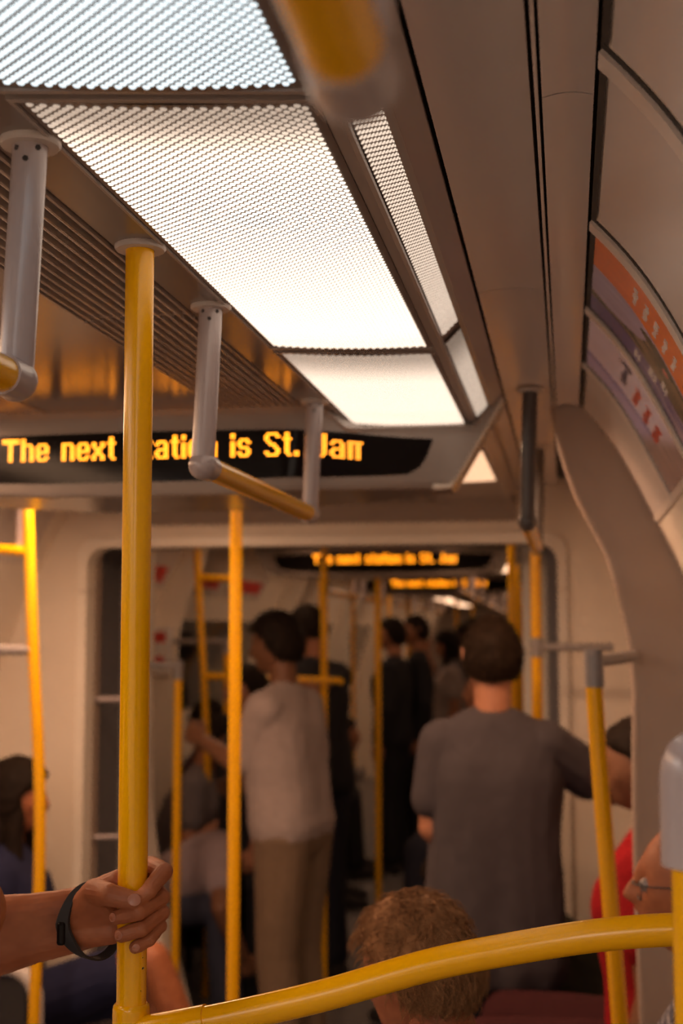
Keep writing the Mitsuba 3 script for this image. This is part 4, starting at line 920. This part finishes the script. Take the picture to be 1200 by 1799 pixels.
p11, _ = person('passenger in a red shirt seated between the grey tee man and the draught screen', 1.06, 3.40, 80, h=1.72, sit=True, seat=.54, lean=2, top='mat_red', bottom='mat_burgundy', hair=('mat_hair_dark', 'short', .012), skinm='mat_skin_brown', head=(4, -12))
p12, _ = person('passenger in olive with dark hair bent over, left of the grey tee man', 1.05, 4.22, 88, h=1.62, sit=True, seat=.43, lean=60, top='mat_olive', bottom='mat_navy_dark', hair=('mat_hair_dark', 'short', .016), head=(0, -30))
# people of the next car
p7, _ = person('man in a black tee shirt looking down beyond the man in white', -.36, 6.35, 62, h=1.80, top='mat_tee_black', bottom='mat_navy_dark', hair=('mat_hair_dark', 'short', .012), head=(0, -22), lean=5, arms={'L': {'to': (-.52, 6.3, 1.36), 'hint': (0, 0, -1)}, 'R': {'to': (-.40, 5.98, 1.40), 'hint': (.4, -.3, -1)}})
p15, _ = person('short dark haired passenger in black standing behind the man in white', -.55, 5.66, 120, h=1.50, top='mat_tee_black', bottom='mat_tee_black', hair=('mat_hair_dark', 'short', .018), long_top=.2)
p8, _ = person('dark haired passenger in black standing left of the central pole', -.385, 9.3, 80, h=1.75, wide=.85, top='mat_tee_black', bottom='mat_tee_black', hair=('mat_hair_dark', 'short', .016), res=.02, long_sleeve=True)
p8b, _ = person('tall passenger in a black coat between the two thin poles', -.26, 9.7, 100, h=1.78, wide=.85, top='mat_tee_black', bottom='mat_tee_black', hair=('mat_hair_dark', 'short', .012), res=.02, long_top=.35, long_sleeve=True)
p9, _ = person('passenger in a white top and denim standing far down the aisle', -.10, 10.6, 100, h=1.66, top='mat_tee_white', bottom='mat_denim', hair=('mat_hair_dark', 'long', .02), res=.02, head=(0, -15))
p9b, _ = person('passenger in a pale grey shirt standing far down the aisle beside the white top', .03, 10.7, 60, h=1.72, top='mat_pale_grey', bottom='mat_denim', hair=('mat_hair_dark', 'short', .012), res=.02, arms={'L': {'to': (-.30, 10.8, 1.52), 'hint': (0, 0, -1)}})
p10, _ = person('seated passenger with dark hair just left of the grey tee man shoulder', .62, 5.85, 90, h=1.70, sit=True, seat=.62, lean=10, top='mat_pale_grey', bottom='mat_navy_dark', hair=('mat_hair_dark', 'short', .018), res=.02)
p14, _ = person('passenger in a lilac shirt bent forward on the left of the next car', -1.02, 5.50, -78, h=1.66, sit=True, seat=.42, lean=62, top='mat_lilac', bottom='mat_denim', hair=('mat_hair_brown', 'short', .014), skinm='mat_skin_brown', res=.016, head=(0, -40), arms={'R': {'to': (-.48, 5.32, .36), 'hint': (0, -1, 0)}})
p13, _ = person('passenger in a pale grey shirt seated at the left, holding a phone', -1.06, 6.05, -80, h=1.70, sit=True, seat=.42, lean=22, top='mat_pale_grey', bottom='mat_tee_black', hair=('mat_hair_dark', 'short', .014), res=.016, head=(0, -20), arms={'R': {'to': (-.70, 5.95, .82), 'hint': (0, -.5, -1)}, 'L': {'to': (-.68, 6.15, .82), 'hint': (0, .5, -1)}})
p13b, _ = person('passenger in burgundy seated at the left beside the phone holder', -1.06, 6.60, -85, h=1.68, sit=True, seat=.42, lean=6, top='mat_burgundy', bottom='mat_tee_black', hair=('mat_hair_dark', 'short', .014), res=.02)
p16, _ = person('passenger in a pink top seated far along the left bench', -1.0, 8.0, -80, h=1.68, sit=True, seat=.42, lean=44, top='mat_pink', bottom='mat_navy_dark', hair=('mat_hair_brown', 'short', .014), res=.02)
p17, _ = person('passenger in white seated far along the right bench', .92, 9.7, 85, h=1.68, sit=True, seat=.42, lean=8, top='mat_tee_white', bottom='mat_tee_black', hair=('mat_hair_dark', 'short', .014), res=.02)
p18, _ = person('passenger in black seated far along the right bench beside the white top', .92, 9.15, 85, h=1.68, sit=True, seat=.42, lean=10, top='mat_tee_black', bottom='mat_tee_black', hair=('mat_hair_brown', 'short', .014), res=.02)
p19, _ = person('passenger in dark clothes seated far along the left bench, deepest in', -1.05, 9.0, -80, h=1.70, sit=True, seat=.42, lean=12, top='mat_tee_black', bottom='mat_tee_black', hair=('mat_hair_dark', 'short', .014), res=.02)
p20, _ = person('passenger in black standing far at the end of the aisle', .05, 11.4, 20, h=1.78, top='mat_tee_black', bottom='mat_tee_black', hair=('mat_hair_dark', 'short', .014), res=.022)
# glasses of the older man, wire over the ears and two lenses
def spectacles(key, J):
    R, c, k = J['HR'], J['hc'], J['hk']; P = lambda a, b, d: c + R @ (np.array([a, b, d]) * k)
    g = put('glasses', cat([tube([P(s * .014, .101, .004), P(s * .030, .104, .006), P(s * .052, .094, .006), P(s * .070, .070, .008), P(s * .080, -.01, .012), P(s * .080, -.03, -.004)], .0013, 8) for s in (1, -1)] + [tube([P(-.014, .101, .004), P(0, .104, .006), P(.014, .101, .004)], .0013, 8)]
        + [tube([P(s * (.034 + .021 * math.cos(t)), .098 - .012 * abs(.034 + .021 * math.cos(t)) / .055, -.006 + .015 * math.sin(t)) for t in np.linspace(0, 2 * np.pi, 25)], .0011, 8) for s in (1, -1)]), 'mat_black_print', key, True)
    for s in (1, -1): put('eye', ball(P(s * .031, .079, .004), .0125 * k), 'mat_eye', key, True)
mat('mat_eye', (.30, .24, .22), .2)
spectacles(p4, J4)
